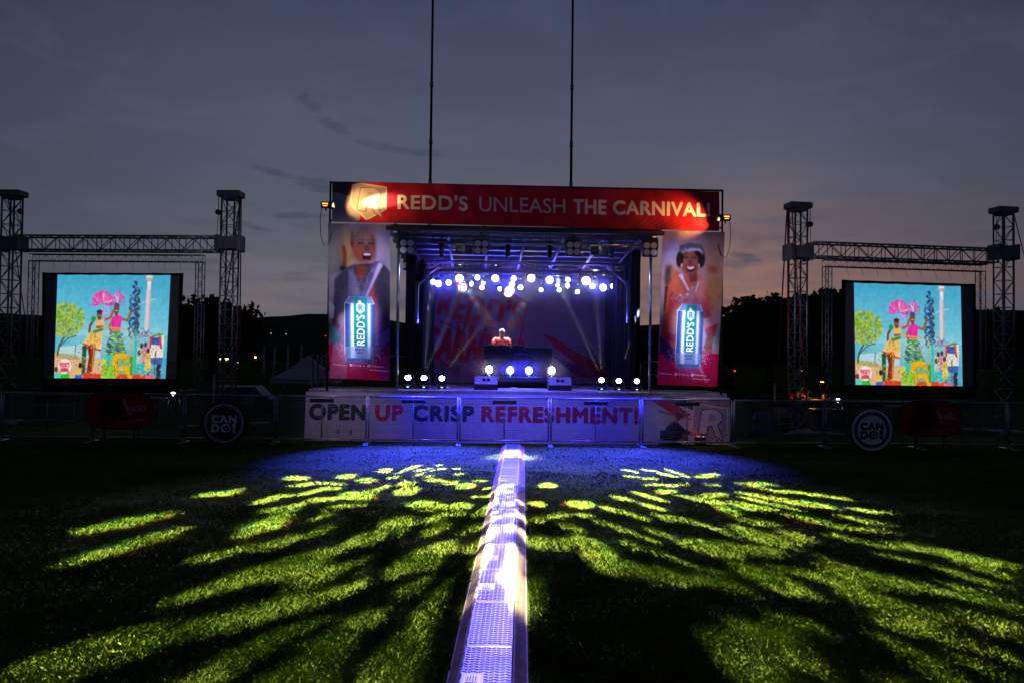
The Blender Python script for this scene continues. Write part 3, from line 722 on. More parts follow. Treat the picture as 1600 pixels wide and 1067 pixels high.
def poster_man():
    c = Canvas((512, 349, 610, 592), 160, 400, '8d8a96', 2); k = .1311; X = lambda a: 500 + a * k; Y = lambda b: 340 + b * k
    def P(pts, col, al=1.0): c.poly([(X(a), Y(b)) for a, b in pts], col, al)
    def El(a, b, ra, rb, col, al=1.0, rot=0.0, soft=.15): c.ell(X(a), Y(b), ra * k, rb * k, col, al, rot, soft)
    El(640, 250, 330, 330, 'aaa0b4', .8, soft=.6); P([(90, 60), (260, 60), (330, 620), (90, 700)], '7d7d78', .7); El(330, 400, 110, 260, 'b39248', .75, soft=.5); El(150, 300, 60, 200, '8a9088', .6, soft=.5)
    P([(255, 340), (290, 330), (318, 420), (310, 600), (250, 600), (275, 500)], '8a4a2e'); El(270, 610, 45, 30, '1c1a22')
    # jacket and shirt
    P([(110, 1560), (150, 1067), (170, 740), (300, 610), (400, 560), (640, 540), (770, 560), (835, 640), (835, 1500), (560, 1560)], '3d3d4e'); P([(600, 1000), (700, 900), (660, 1500), (560, 1560)], '8a2a34'); El(250, 850, 70, 260, '4a4a5c', .5, soft=.6); El(740, 800, 60, 240, '302f40', .6, soft=.6)
    for q in range(9): c.line([(X(200 + q * 12), Y(700 + q * 6)), (X(215 + q * 10), Y(1060))], .35, '26263a', .6)
    P([(560, 940), (640, 740), (660, 1067), (540, 1067)], 'b23a36'); P([(425, 560), (560, 590), (520, 740), (440, 720)], '7a3527')
    c.blur(.7)
    # scarf
    P([(640, 520), (700, 510), (740, 560), (560, 940), (500, 930), (560, 700)], '565080'); P([(700, 530), (745, 560), (560, 940), (535, 935)], 'b9b4d8')
    for q in range(14): c.line([(X(600 + q * 8), Y(640 - q * 9)), (X(640 + q * 8), Y(655 - q * 9))], .45, 'd8d4ee', .8)
    P([(330, 620), (400, 600), (470, 930), (330, 930)], '5c5878')
    for q in range(8): c.line([(X(345 + q * 12), Y(640 + q * 8)), (X(350 + q * 15), Y(800)), (X(380 + q * 12), Y(930))], .45, 'c2bdd6', .6)
    r = np.random.default_rng(3)
    for q in range(160): a = r.uniform(400, 570); b = r.uniform(690, 1000); c.ell(X(a), Y(b), .35, .7, 'cfc9b8', .55, r.uniform(0, 3))
    c.blur(.3)
    # head
    El(520, 330, 140, 206, '8a584c', soft=.08); El(520, 150, 128, 46, '8a6e72', .7, soft=.7); El(560, 230, 80, 60, 'a08084', .6, soft=.8); El(450, 250, 60, 90, '8c6a68', .45, soft=.8); El(385, 240, 26, 80, '5a4448', .7, soft=.4); El(640, 340, 34, 130, '54322e', .5, soft=.6); El(600, 395, 40, 30, 'a8706a', .55, soft=.8); El(455, 390, 45, 34, 'a0604e', .6, soft=.8); El(520, 470, 110, 70, '6c3c36', .35, soft=.7)
    El(385, 320, 20, 45, '6a3828'); El(460, 420, 70, 90, '9c3c28', .55, soft=.6); El(610, 430, 45, 80, '7c3040', .5, soft=.6)
    for a in (488, 608): El(a, 305, 34, 13, '241a20', .9); El(a + 4, 304, 10, 5, 'd6cdd2', .7); c.line([(X(a - 40), Y(268)), (X(a + 34), Y(262))], .9, '33242a', .8)
    El(562, 360, 36, 32, '6c3830', .9, soft=.4); El(548, 378, 9, 6, '2c1616'); El(582, 376, 9, 6, '2c1616')
    P([(505, 425), (560, 410), (612, 425), (600, 500), (560, 530), (510, 500)], '35101a'); P([(512, 428), (560, 420), (606, 430), (596, 452), (520, 452)], 'e9e2e8'); El(555, 512, 38, 15, 'a5505a', .9); El(545, 560, 70, 14, '3b1c20', .5, soft=.5)
    c.blur(.4)
    # lower part: red ground and can
    c.ell(560, 575, 62, 60, 'b01040', .9, soft=.6); c.rect(505, 540, 620, 600, 'b40c3c'); c.poly([(512, 592), (520, 530), (536, 500), (541, 592)], 'b86a86', .7); c.poly([(596, 592), (580, 540), (600, 480), (610, 520), (610, 592)], '5c1a70', .7)
    c.poly([(512, 505), (530, 518), (540, 535), (520, 540), (512, 530)], '4f6a70'); c.ell(533, 500, 7, 9, 'b89080', .8, soft=.4); c.ell(538, 520, 6, 8, 'd02040', .8); c.poly([(586, 525), (609, 510), (609, 530), (590, 545)], '6a58b0', .7); c.poly([(512, 470), (522, 480), (520, 500), (512, 498)], 'c8ccd8', .7)
    c.poly([(536, 490), (544, 480), (540, 530), (530, 560)], 'd84860', .6)
    c.blur(.22); can(c, 538, 463, 584, 566); small_print(c, 514, 610, 570); c.noise(.03, 3, 4, True); c.noise(.015, 1.2, 5)
    o = c.sheet('poster', corners(STG, -.06, [(512, 349), (610, 351), (515, 590), (609, 594.5)]), m_print, wave=fold(.02, 7, 4, .5))
    tag(o, 'tall poster of a laughing man in a scarf behind a silver green can', 'poster')
poster_man()
def poster_woman():
    c = Canvas((1027, 361, 1133, 604), 172, 400, 'a58a92', 2); k = .1311; X = lambda a: 1020 + a * k; Y = lambda b: 350 + b * k
    def P(pts, col, al=1.0): c.poly([(X(a), Y(b)) for a, b in pts], col, al)
    def El(a, b, ra, rb, col, al=1.0, rot=0.0, soft=.15): c.ell(X(a), Y(b), ra * k, rb * k, col, al, rot, soft)
    El(380, 180, 420, 140, 'b79aa6', .8, soft=.6); El(760, 400, 180, 360, '8c6a5c', .8, soft=.6); El(190, 400, 110, 180, 'b0a4d0', .8, soft=.6); El(740, 820, 150, 260, '9a6a3c', .8, soft=.5); El(720, 540, 60, 40, '7a2c26', .6, soft=.5)
    P([(110, 500), (200, 500), (260, 700), (240, 800), (110, 800)], '8a6a48', .9); El(150, 640, 50, 130, '3a2a24', .8, soft=.4); El(220, 600, 40, 80, 'c0944c', .6, soft=.5)
    # shoulders and dress
    P([(100, 1100), (130, 800), (240, 560), (340, 620), (560, 600), (640, 680), (700, 900), (720, 1100)], 'b4583e'); El(250, 760, 80, 200, 'c06a48', .7, soft=.6); P([(100, 1080), (720, 1080), (770, 1560), (60, 1560)], 'a8403a'); P([(180, 820), (420, 900), (620, 880), (720, 1100), (740, 1500), (100, 1500)], 'a83434'); El(300, 1200, 120, 260, 'c4604a', .7, soft=.7); El(640, 1150, 90, 240, '8a2a34', .7, soft=.7)
    c.blur(.9)
    P([(110, 760), (150, 760), (120, 1067), (95, 1067)], '3a1a16', .8); El(590, 760, 50, 200, 'b896a8', .5, soft=.6)
    # head
    P([(400, 560), (520, 540), (530, 680), (440, 700)], '6c3a34'); El(430, 440, 122, 178, '7c483c', soft=.08); El(430, 350, 70, 40, 'a07468', .6, soft=.8); El(360, 470, 40, 40, 'b87868', .6, soft=.8); El(505, 462, 36, 40, 'b07068', .55, soft=.8); El(430, 590, 60, 26, '96584a', .6, soft=.7); El(350, 510, 50, 60, 'a8443a', .5, soft=.6); El(510, 450, 50, 100, '8c3c3c', .5, soft=.6); El(430, 400, 40, 60, '8a5848', .6, soft=.7)
    El(285, 430, 45, 95, '1c1416'); El(575, 420, 45, 100, '221718'); El(540, 330, 60, 60, '1c1416')
    P([(265, 350), (275, 260), (420, 225), (560, 240), (600, 300), (590, 380), (520, 310), (350, 310)], '6b6070'); P([(265, 370), (420, 285), (540, 290), (600, 350), (520, 320), (360, 330)], 'c9c4d8', .8)
    r = np.random.default_rng(8)
    for q in range(26): El(350 + q * 6, 320 + 14 * math.sin(q * .25) - abs(q - 13) * 1.5, 9, 10, 'bcd0ff' if q % 2 else '7f9ae6', .9)
    for q in range(12): c.line([(X(300 + q * 22), Y(262 - 8 * math.sin(q))), (X(296 + q * 22), Y(300))], .5, '3a3240', .7)
    for a in (355, 478): El(a, 402, 34, 12, '20161a', .95); El(a, 401, 9, 5, 'd9d2da', .7); c.line([(X(a - 36), Y(372)), (X(a + 34), Y(370))], .7, '2a1a1c', .8)
    El(425, 460, 30, 26, '6a342c', .8, soft=.4)
    P([(370, 500), (430, 510), (500, 495), (480, 560), (430, 582), (390, 560)], '4a1220'); P([(380, 507), (430, 517), (490, 502), (474, 538), (430, 550), (396, 540)], 'f0eaf2')
    El(312, 500, 10, 22, 'd8cfe6'); El(545, 495, 9, 24, 'cfc6de')
    P([(275, 620), (320, 600), (350, 640), (320, 670)], 'b9c8f6')
    for q in range(9): El(335 + q * 10, 660 + q * 16, 14, 13, 'a8bcff' if q % 2 else 'dfe6ff', .95); El(550 - q * 4, 700 + q * 14, 11, 11, 'c4d0f6', .7)
    for q in range(200): a = r.normal(470, 34); b = r.uniform(740, 950); c.ell(X(a), Y(b), .4, .8, '9fb0d8', .6, r.uniform(0, 3))
    for q in range(70): a = r.normal(300, 60); b = r.normal(900, 30); c.ell(X(a), Y(b), .7, .6, 'c6bcf4', .8)
    El(410, 848, 16, 16, 'c9d2ff'); El(320, 862, 18, 14, 'b9b4f0'); 
    # lower part
    c.blur(.4); k2 = .1406; X2 = lambda a: 1020 + a * k2; Y2 = lambda b: 460 + b * k2
    Q = lambda pts, col, al=1.0: c.poly([(X2(a), Y2(b)) for a, b in pts], col, al)
    c.rect(1027, 552, 1135, 606, 'b40c40'); Q([(60, 480), (170, 560), (260, 640), (250, 760), (60, 680)], '3c1c50'); Q([(160, 440), (280, 470), (270, 560), (150, 520)], 'a01a30'); Q([(590, 280), (770, 210), (760, 320), (610, 400)], 'b87c84', .8); Q([(620, 380), (770, 320), (740, 460), (620, 540)], 'a02a2e', .8)
    Q([(560, 420), (740, 440), (700, 600), (560, 620)], '6a4a44', .6); Q([(60, 660), (250, 760), (200, 1010), (40, 1010)], '9a0c5c', .6); Q([(530, 640), (600, 820), (680, 980), (650, 980), (540, 800)], 'd87a9a', .6); Q([(590, 330), (640, 470), (600, 640), (580, 500)], 'c9b0c8', .6)
    c.blur(.22); can(c, 1058.5, 476, 1101.5, 577); small_print(c, 1027, 1122, 586); c.noise(.03, 3, 6, True); c.noise(.015, 1.2, 7)
    o = c.sheet('poster', corners(STG, -.06, [(1036, 361), (1132.5, 363), (1026.5, 600), (1120.5, 604)]), m_print, wave=fold(.02, 7, 4, 2.0))
    tag(o, 'tall poster of a smiling woman in a jewelled headpiece behind a can', 'poster')
poster_woman()
def fascia():
    c = Canvas((476, 611, 1140, 690), 1000, 120, 'b6b2c0', 2)
    c.rect(476, 611, 1140, 627, 'aea8b6'); c.line([(476, 627.5), (1140, 627.5)], .8, '8c8898')
    c.poly([(1006, 613), (1040, 616), (1052, 622), (1078, 640), (1060, 646), (1034, 630)], 'a81830'); c.poly([(1030, 611), (1070, 613), (1090, 628), (1080, 632), (1056, 624)], '2c5a58'); c.poly([(1022, 632), (1060, 640), (1090, 650), (1060, 646), (1028, 637)], '9a6a40', .8); c.poly([(1066, 615), (1140, 616), (1140, 628), (1088, 630)], '8a6a70'); c.poly([(1080, 612), (1110, 613), (1106, 618), (1084, 618)], 'd8c8d0')
    c.text('OPEN', 482, 630, 88, 27, '12281e', bold=.06); c.text('UP', 584, 630, 43, 27, 'c00c2c', bold=.06); c.text('CRISP', 641, 630, 96, 27, '15153c', bold=.06); c.text('REFRESHMENT!', 748, 630, 247, 27, 'a80c30', bold=.06)
    shield(c, 1077, 622, 1139, 688, '8f8a98', 'c9c4ce', 'bcb6c6', '4a424c', '3a3444')
    for x in (526, 546): c.ell(x, 676, 4, 5, '8fa8b8', .7, soft=.3); c.ell(x + 2, 675, 1.5, 4, '405060', .8)
    c.noise(.02, 5, 3, True)
    o = c.sheet('fascia_banner', corners(STG, -.09, [(478, 611.5), (1140, 620.5), (475, 687.5), (1140, 696.5)]), m_fascia, wave=fold(.008, 60, 3))
    tag(o, 'white banner along the stage front reading OPEN UP CRISP REFRESHMENT!', 'banner')
fascia()
def backdrop():
    c = Canvas((660, 436, 956, 600), 460, 256, '9288a8', 2)
    red = 'b01232'
    c.line([(682, 449), (667, 520), (678, 556), (712, 588)], 3.2, red); c.line([(824, 474), (809, 542), (790, 590)], 3.2, red); c.line([(682, 449), (712, 444), (733, 449), (758, 459), (792, 456), (824, 474)], 2.6, red)
    c.text("REDD'S", 688, 451, 130, 41, red, rot=.165, bold=.05, shear=.12, arch=-.18); c.text('STREET', 711, 503, 66, 14, red, rot=.17, bold=.05, shear=.1); c.poly([(683, 503), (706, 507), (704, 513)], red); c.poly([(779, 523), (801, 530), (781, 535)], red)
    c.text('CARNIVAL', 666, 514, 158, 46, red, rot=.145, bold=.05, shear=.14, arch=.14); [c.line([(704 + q * 4, 569 + q * 2), (702 + q * 4, 581 + q * 1.5)], 2.2, '6c1440') for q in range(4)]
    c.poly([(846, 521), (868, 529), (892, 546), (956, 576), (956, 592), (900, 570), (868, 545)], 'a01430'); c.poly([(860, 556), (900, 570), (956, 590), (956, 598), (900, 588)], '6e1230', .6)
    c.noise(.025, 6, 8, True)
    o = c.sheet('backdrop', corners(STG, 5.4, [(662, 436), (955, 437), (662, 597), (955, 599)]), m_back, wave=fold(.02, 11, 2))
    tag(o, "pale cloth backdrop with red REDD'S STREET CARNIVAL badge behind the DJ", 'backdrop')
backdrop()
# ================================================================== SCREENS AND GANTRIES
def parade():
    """the picture both screens show: two dancers on a float under a blue sky"""
    c = Canvas((140, 50, 1165, 962), 300, 262, '4fb0cc', 2)
    for k in range(12): c.rect(140, 50 + k * 45, 1165, 95 + k * 45, (0.27 + k * .018, .66 + k * .012, .80 + k * .006))
    c.ell(700, 640, 500, 120, 'a5d8e4', .6, soft=.6)
    r = np.random.default_rng(1)
    def P(pts, col, al=1.0): c.poly(pts, col, al)
    P([(190, 690), (400, 660), (560, 720), (560, 800), (150, 760)], 'c5dede', .8); c.line([(190, 640), (400, 690), (640, 700)], 4, '4a7a90', .7); c.line([(330, 670), (325, 780)], 6, '46606a')
    # ground and bank
    P([(140, 735), (300, 760), (420, 800), (560, 780), (650, 800), (650, 962), (140, 962)], 'e0b48a'); P([(150, 740), (250, 745), (380, 780), (360, 800), (150, 780)], 'a8a468', .9); P([(640, 760), (1000, 760), (1000, 962), (640, 962)], '9ab46a', .7)
    # tree
    c.line([(165, 760), (180, 670), (230, 590), (290, 520)], 14, '4a4a30'); c.line([(185, 680), (260, 610), (330, 590)], 8, '4a4a30')
    for k in range(620):
        a = r.uniform(0, 6.28); q = math.sqrt(r.random()); x, y = 230 + math.cos(a) * q * 170, 450 + math.sin(a) * q * 150
        if x < 148: x = 296 - x
        c.ell(x, y, r.uniform(6, 17), r.uniform(5, 13), ['9fc83a', '7fae2c', 'b9d654', '5f8c28', 'a8b87a', '8f9a6a'][r.integers(6)], .8, r.uniform(0, 3))
    # tower
    P([(955, 180), (998, 180), (1002, 540), (948, 540)], 'd9cdd0'); P([(985, 180), (998, 180), (1002, 540), (984, 540)], 'b3a8b4'); P([(962, 60), (990, 60), (994, 180), (958, 180)], 'e6dcd8'); c.ell(975, 82, 32, 26, 'c9a796'); c.rect(948, 58, 1004, 76, 'e8e4e6'); c.ell(974, 130, 18, 14, 'e9dfdf'); c.line([(890, 308), (985, 275), (1040, 262)], 7, 'c7d3d8')
    # blue and black sculpture
    for k in range(60):
        y = 110 + k * 8; c.ell(848 + 14 * math.sin(k * .9) + k * .35, y, 12 + k * .18, 10, ['2a3f9a', '1c2340', '3f6fc4', '26304a', '6a8fd0'][k % 5], .95)
        if k > 6: c.ell(880 + 10 * math.sin(k * .7), y, 10 + k * .14, 10, ['24406a', '3a7a50', '1a2036', '50609a'][k % 4], .9)
        if k > 16: c.ell(816 + 8 * math.sin(k * .8), y, 8, 10, ['2f6ab0', '25405a'][k % 2], .9)
    # building and people at right
    P([(1000, 600), (1135, 580), (1130, 780), (1000, 790)], 'e6e0d2'); P([(1005, 780), (1128, 775), (1122, 835), (1005, 840)], '3a66b8'); P([(1020, 605), (1110, 595), (1100, 670), (1020, 660)], '3558b0'); c.line([(1010, 690), (1010, 600), (1090, 572), (1110, 690)], 18, 'd8423a'); c.line([(1040, 590), (1120, 575)], 14, '3aa870'); c.line([(1065, 720), (1060, 950)], 8, '5a4a50'); P([(1075, 840), (1118, 835), (1112, 962), (1075, 962)], '2a2e3c')
    for x, y, col, hc in ((935, 700, 'c8d86a', '4a3040'), (970, 690, 'e078b0', '6a3a3a'), (915, 760, 'a8d0c8', '5a3428'), (995, 740, 'e8c84a', '3a2a2a')):
        P([(x - 24, y), (x + 22, y), (x + 30, y + 150), (x - 26, y + 150)], col); c.ell(x - 2, y - 24, 15, 24, hc)
    P([(895, 830), (960, 820), (985, 955), (950, 958), (930, 880), (915, 955), (885, 955)], '24c4cc')
    for k in range(36): c.ell(955 + r.normal(0, 26), 570 + r.normal(0, 16), 10, 5, ['5a5a70', 'd880b0', '7a80a0', '8a4a60'][k % 4], .8, r.uniform(0, 3))
    # pink plumes
    for k in range(26):
        t = math.pi * (.93 + 1.14 * k / 25); c.ell(560 + math.cos(t) * 58, 285 + math.sin(t) * 55, 40, 30, ['e85ab4', 'd23a98', 'f29ad0', 'c84a9c'][k % 4], .9, t)
    c.ell(558, 255, 70, 50, 'e046a6', .8, soft=.3)
    for k in range(22):
        t = math.pi * (1.0 + 1.0 * k / 21); c.ell(705 + math.cos(t) * 30, 265 + math.sin(t) * 40, 24, 18, ['c060b8', '8a5a9c', 'e8a0d8', 'a878c8'][k % 4], .9, t)
    for k in range(90):
        t = r.uniform(math.pi * .98, math.pi * 2.0); q = r.uniform(.2, 1)
        c.line([(560, 300), (560 + math.cos(t) * 95 * q, 290 + math.sin(t) * 98 * q)], 9 * q + 2, ['e23aa8', 'f07ac4', 'd84f9e', 'f8b4dc', 'c23a90'][r.integers(5)], .75)
    for k in range(80): t = r.uniform(2.9, 6.5); q = r.uniform(.15, 1); c.line([(705, 300), (705 + math.cos(t) * 55 * q, 285 + math.sin(t) * 95 * q)], 7, ['d058b0', 'a06ac0', '7a4a8a', 'e8a8d8', 'f0d0e4'][r.integers(5)], .75)
    for k in range(80): a = r.normal(590, 26); b = r.normal(360, 36); c.ell(a, b, 10, 6, ['9aa0e0', 'c8b8ec', '7c84c8', 'd8b0e0'][k % 4], .7, r.uniform(0, 3))
    P([(640, 420), (690, 430), (650, 500), (590, 500)], 'b0a0dc', .6)
    # left dancer
    sk, sk2 = 'a4603c', '7c3f28'
    P([(430, 660), (475, 650), (490, 730), (470, 920), (440, 915), (455, 770)], '7a2a20'); P([(475, 660), (515, 660), (505, 780), (495, 910), (470, 910)], '8e3a26')
    c.line([(490, 440), (455, 500), (450, 555)], 20, sk2); c.line([(575, 455), (640, 425), (660, 370)], 20, sk); P([(500, 445), (585, 440), (575, 530), (510, 530)], 'e0b870'); P([(508, 500), (575, 500), (570, 535), (512, 535)], sk); c.ell(485, 440, 22, 24, '2a9a50')
    P([(510, 525), (570, 525), (565, 715), (515, 705), (500, 660), (460, 680), (395, 660), (455, 560)], 'edc46a'); P([(395, 655), (455, 672), (505, 655), (520, 700), (565, 712), (563, 724), (515, 716), (500, 670), (455, 686), (395, 670)], 'd83028')
    for k in range(5): c.line([(470 + k * 20, 550), (440 + k * 26, 670)], 3, 'c8923a', .8)
    P([(480, 545), (575, 520), (575, 545), (485, 570)], '2f8a5a'); c.ell(536, 400, 24, 42, sk2); c.ell(536, 376, 26, 14, '3a2a3a'); c.line([(524, 412), (550, 412)], 5, 'f2e6e2'); c.rect(524, 428, 552, 450, sk2)
    # right dancer
    c.line([(740, 440), (790, 455), (820, 390), (828, 350)], 22, sk); c.line([(660, 440), (630, 520), (650, 545)], 20, sk); P([(650, 430), (680, 408), (730, 410), (745, 440), (728, 545), (655, 545)], 'ee2fa4'); P([(658, 470), (668, 470), (672, 545), (655, 545)], 'b81e80', .7)
    c.ell(690, 350, 25, 50, '8a4036'); c.ell(690, 318, 28, 18, '5a4a7a'); c.line([(678, 368), (704, 368)], 6, 'f4e4e4'); c.rect(678, 392, 706, 414, '8a4036'); P([(655, 530), (730, 530), (728, 556), (652, 556)], 'd48a58')
    P([(640, 550), (735, 550), (800, 740), (770, 760), (600, 755)], '4f9a5c')
    for k in range(70):
        y = r.uniform(570, 745); t = (y - 550) / 200; x = r.uniform(640 - 36 * t, 735 + 60 * t); c.ell(x, y, 15, 8, ['7fd63a', '3a4ab0', '5a58a8', '9ad84a', '2f3f80', 'c0c8dc'][k % 6], .85, r.uniform(-.3, .3))
    # float: rail, props and podium
    c.line([(560, 520), (620, 516), (760, 525), (845, 555), (838, 700), (830, 870)], 11, 'e0a83a'); c.line([(500, 560), (498, 700), (488, 950)], 10, 'd89a34'); c.line([(600, 520), (596, 760)], 6, 'd0b060', .8); c.line([(770, 530), (775, 740)], 6, 'd8a84a', .8)
    P([(868, 520), (888, 560), (890, 962), (868, 962)], '2ec4a4'); P([(390, 680), (435, 670), (420, 930), (395, 935)], '1c5a3c'); P([(605, 760), (660, 755), (660, 850), (610, 850)], '3cc8b0'); P([(405, 920), (1010, 925), (1010, 962), (405, 962)], 'e8402c'); P([(980, 935), (1060, 930), (1060, 962), (980, 962)], 'e86a8a')
    c.line([(700, 935), (688, 860), (700, 770), (720, 757), (770, 762), (800, 790)], 46, 'f0b414'); c.line([(735, 880), (800, 865), (840, 950)], 40, 'f0b414'); c.line([(722, 800), (716, 870)], 5, '7a5a10'); c.line([(770, 800), (820, 770)], 18, 'c8a028')
    P([(580, 865), (680, 848), (700, 962), (570, 962)], '8fd03a'); P([(562, 860), (580, 800), (615, 790), (625, 855)], 'b8dc4a'); c.line([(572, 858), (690, 845), (702, 950)], 5, '4a7a20'); P([(830, 770), (860, 765), (858, 930), (835, 930)], '4a9a3c')
    # crowd, ribbons and glitter
    for (x0, y0, x1, y1, n, pal) in ((400, 840, 640, 930, 40, ['7a3a2c', 'c86a4a', '3a2420', 'e0b060']), (640, 560, 790, 750, 60, ['9adf4a', '2c3a9a', '6a62b8', 'd8e0e8', '3f8a4a']), (800, 130, 900, 620, 110, ['2a3f9a', '141a30', '7a9ad8', '3a7a60', 'a0b8d8']), (890, 560, 1010, 940, 110, ['d8d060', '40c8c8', 'e070a8', '5a3428', 'f0f0e8', '3a4a80', 'd85040']), (1010, 580, 1130, 950, 60, ['e8e0d8', '3a62b0', 'c84038', '40403c', '8ab0c8']), (560, 780, 860, 955, 60, ['f0c040', '3cb8a0', 'b8d848', '6a4a20', 'f0e8d0', '2a7a4a']), (330, 700, 420, 950, 30, ['e0b890', '7a4a38', '2a4a3a']), (430, 560, 570, 700, 40, ['f0d890', 'c88a40', 'a03a28', 'f8ecc0']), (500, 200, 760, 320, 60, ['f8c0e4', 'b83090', 'f060b8', '9a5ab0']), (150, 740, 420, 830, 40, ['c8a060', '7a8a48', 'e8c8a0'])):
        for k in range(n):
            x, y = r.uniform(x0, x1), r.uniform(y0, y1); a = r.uniform(-1.2, 1.9); q = r.uniform(6, 22); c.line([(x, y), (x + math.cos(a) * q, y + math.sin(a) * q)], r.uniform(3, 7), pal[r.integers(len(pal))], .75)
    # bystanders and badge
    P([(140, 925), (170, 905), (210, 925), (215, 962), (140, 962)], '5ad8b8'); c.ell(158, 885, 17, 24, '6a3a3a'); P([(205, 930), (270, 910), (285, 962), (200, 962)], '28c03c'); P([(335, 930), (400, 925), (400, 962), (330, 962)], '3a6ad0'); P([(345, 870), (385, 870), (385, 930), (340, 930)], 'e8c04a'); c.ell(378, 848, 15, 26, '3a2020')
    c.ell(235, 858, 60, 66, 'f4e8e4'); P([(182, 815), (288, 812), (276, 905), (235, 925), (196, 905)], 'f6eeea'); c.text("REDD'S", 188, 818, 92, 36, 'd83a4a', bold=.05, arch=-.3); c.text('CARNIVAL', 192, 874, 86, 38, 'd83a4a', bold=.06, arch=.3); c.line([(190, 864), (282, 862)], 7, 'e07080')
    c.blur(2.4); c.noise(.03, 22, 11, True); c.noise(.015, 7, 12); return c
PAR = parade()
m_pic = printmat('projected_picture', emit=0.95)
def screen(fr, pic, cloth, outer, label, v=.0):
    q = lambda p, vv=v: fr.w(*(lambda s: (s[0], vv, s[1]))(fr.px(p[0], p[1], vv)))
    ctr = (q(cloth[2]) + q(cloth[3])) / 2; root = empty('projection_screen', (ctr.x, ctr.y, 0), 0, label, 'projection screen', 'projection screens')
    inv = Matrix.Translation((-ctr.x, -ctr.y, 0)); L = lambda p, vv: inv @ q(p, vv)
    sag = lambda u, w: (np.array([0, 0, -1.0]) * ((.012 * np.abs(np.sin(u * math.pi * 5)) * (1 - w))[..., None]))
    o = PAR.sheet('picture', [L(p, v - .012) for p in pic], m_pic, root, wave=sag); 
    mb = MB(); n = 24
    for k in range(n + 1):
        t = k / n; z = -.012 * abs(math.sin(t * math.pi * 5)); a = L(cloth[0], v).lerp(L(cloth[1], v), t) + Vector((0, 0, z)); b = L(cloth[2], v).lerp(L(cloth[3], v), t); mb.v += [tuple(a), tuple(b)]
    for k in range(n): mb.f.append([2 * k, 2 * k + 1, 2 * k + 3, 2 * k + 2]); mb.sm.append(True); mb.mi.append(0)
    mb.build('screen_cloth', M['screen_cloth'], root)
    b = MB(); o4, i4 = [L(p, v) for p in (outer[0], outer[1], outer[3], outer[2])], [L(p, v) for p in (cloth[0], cloth[1], cloth[3], cloth[2])]
    ev = Vector(fr.ev) * .03
    for k in range(4):
        j = (k + 1) % 4; m = 16
        for s_ in range(m):
            t0, t1 = s_ / m, (s_ + 1) / m
            w0 = w1 = Vector((0, 0, 0))
            if k == 0: w0 = Vector((0, 0, -.012 * abs(math.sin(t0 * math.pi * 5)))); w1 = Vector((0, 0, -.012 * abs(math.sin(t1 * math.pi * 5))))
            A, B = o4[k].lerp(o4[j], t0) + w0, o4[k].lerp(o4[j], t1) + w1; Ci, D = i4[k].lerp(i4[j], t0) + w0, i4[k].lerp(i4[j], t1) + w1
            b._add([A - ev, B - ev, D - ev, Ci - ev, A + ev, B + ev, D + ev, Ci + ev], [(0, 1, 2, 3), (7, 6, 5, 4), (0, 4, 5, 1), (2, 6, 7, 3)])
    b.build('border', M['frame_black'], root)
    return root
screen(LFR, [(90, 429.5), (266.5, 430), (84.5, 590), (258.5, 591)], [(70, 429), (282.5, 430), (67.5, 590.5), (277, 591.5)], [(67, 426), (286, 427), (65.5, 612), (279, 612)],
       'left projection screen showing carnival dancers, wide grey strips beside a cyan sky')
screen(RFR, [(1334.5, 442), (1501, 447.5), (1337, 600.5), (1504, 603)], [(1319.5, 441), (1520, 446.5), (1317.5, 600.5), (1521.5, 603)], [(1316, 437.5), (1523.5, 444), (1314.5, 617), (1525, 620)],
       'right projection screen showing carnival dancers, nearer the red poster of the woman')
def member(fr, name, p, q, w, h, n, r, rb, label, cat, group, mat, v=0.0, faces=(0, 1, 2, 3)):
    a, b = Vector(p), Vector(q); root = empty(name, fr.w(a.x, a.y, 0), fr.phi, label, cat, group)
    lattice(MB(), Vector((0, 0, a.z)), Vector((b.x - a.x, b.y - a.y, b.z)), w, h, n, r, rb, faces).build('lattice', mat, root); return root
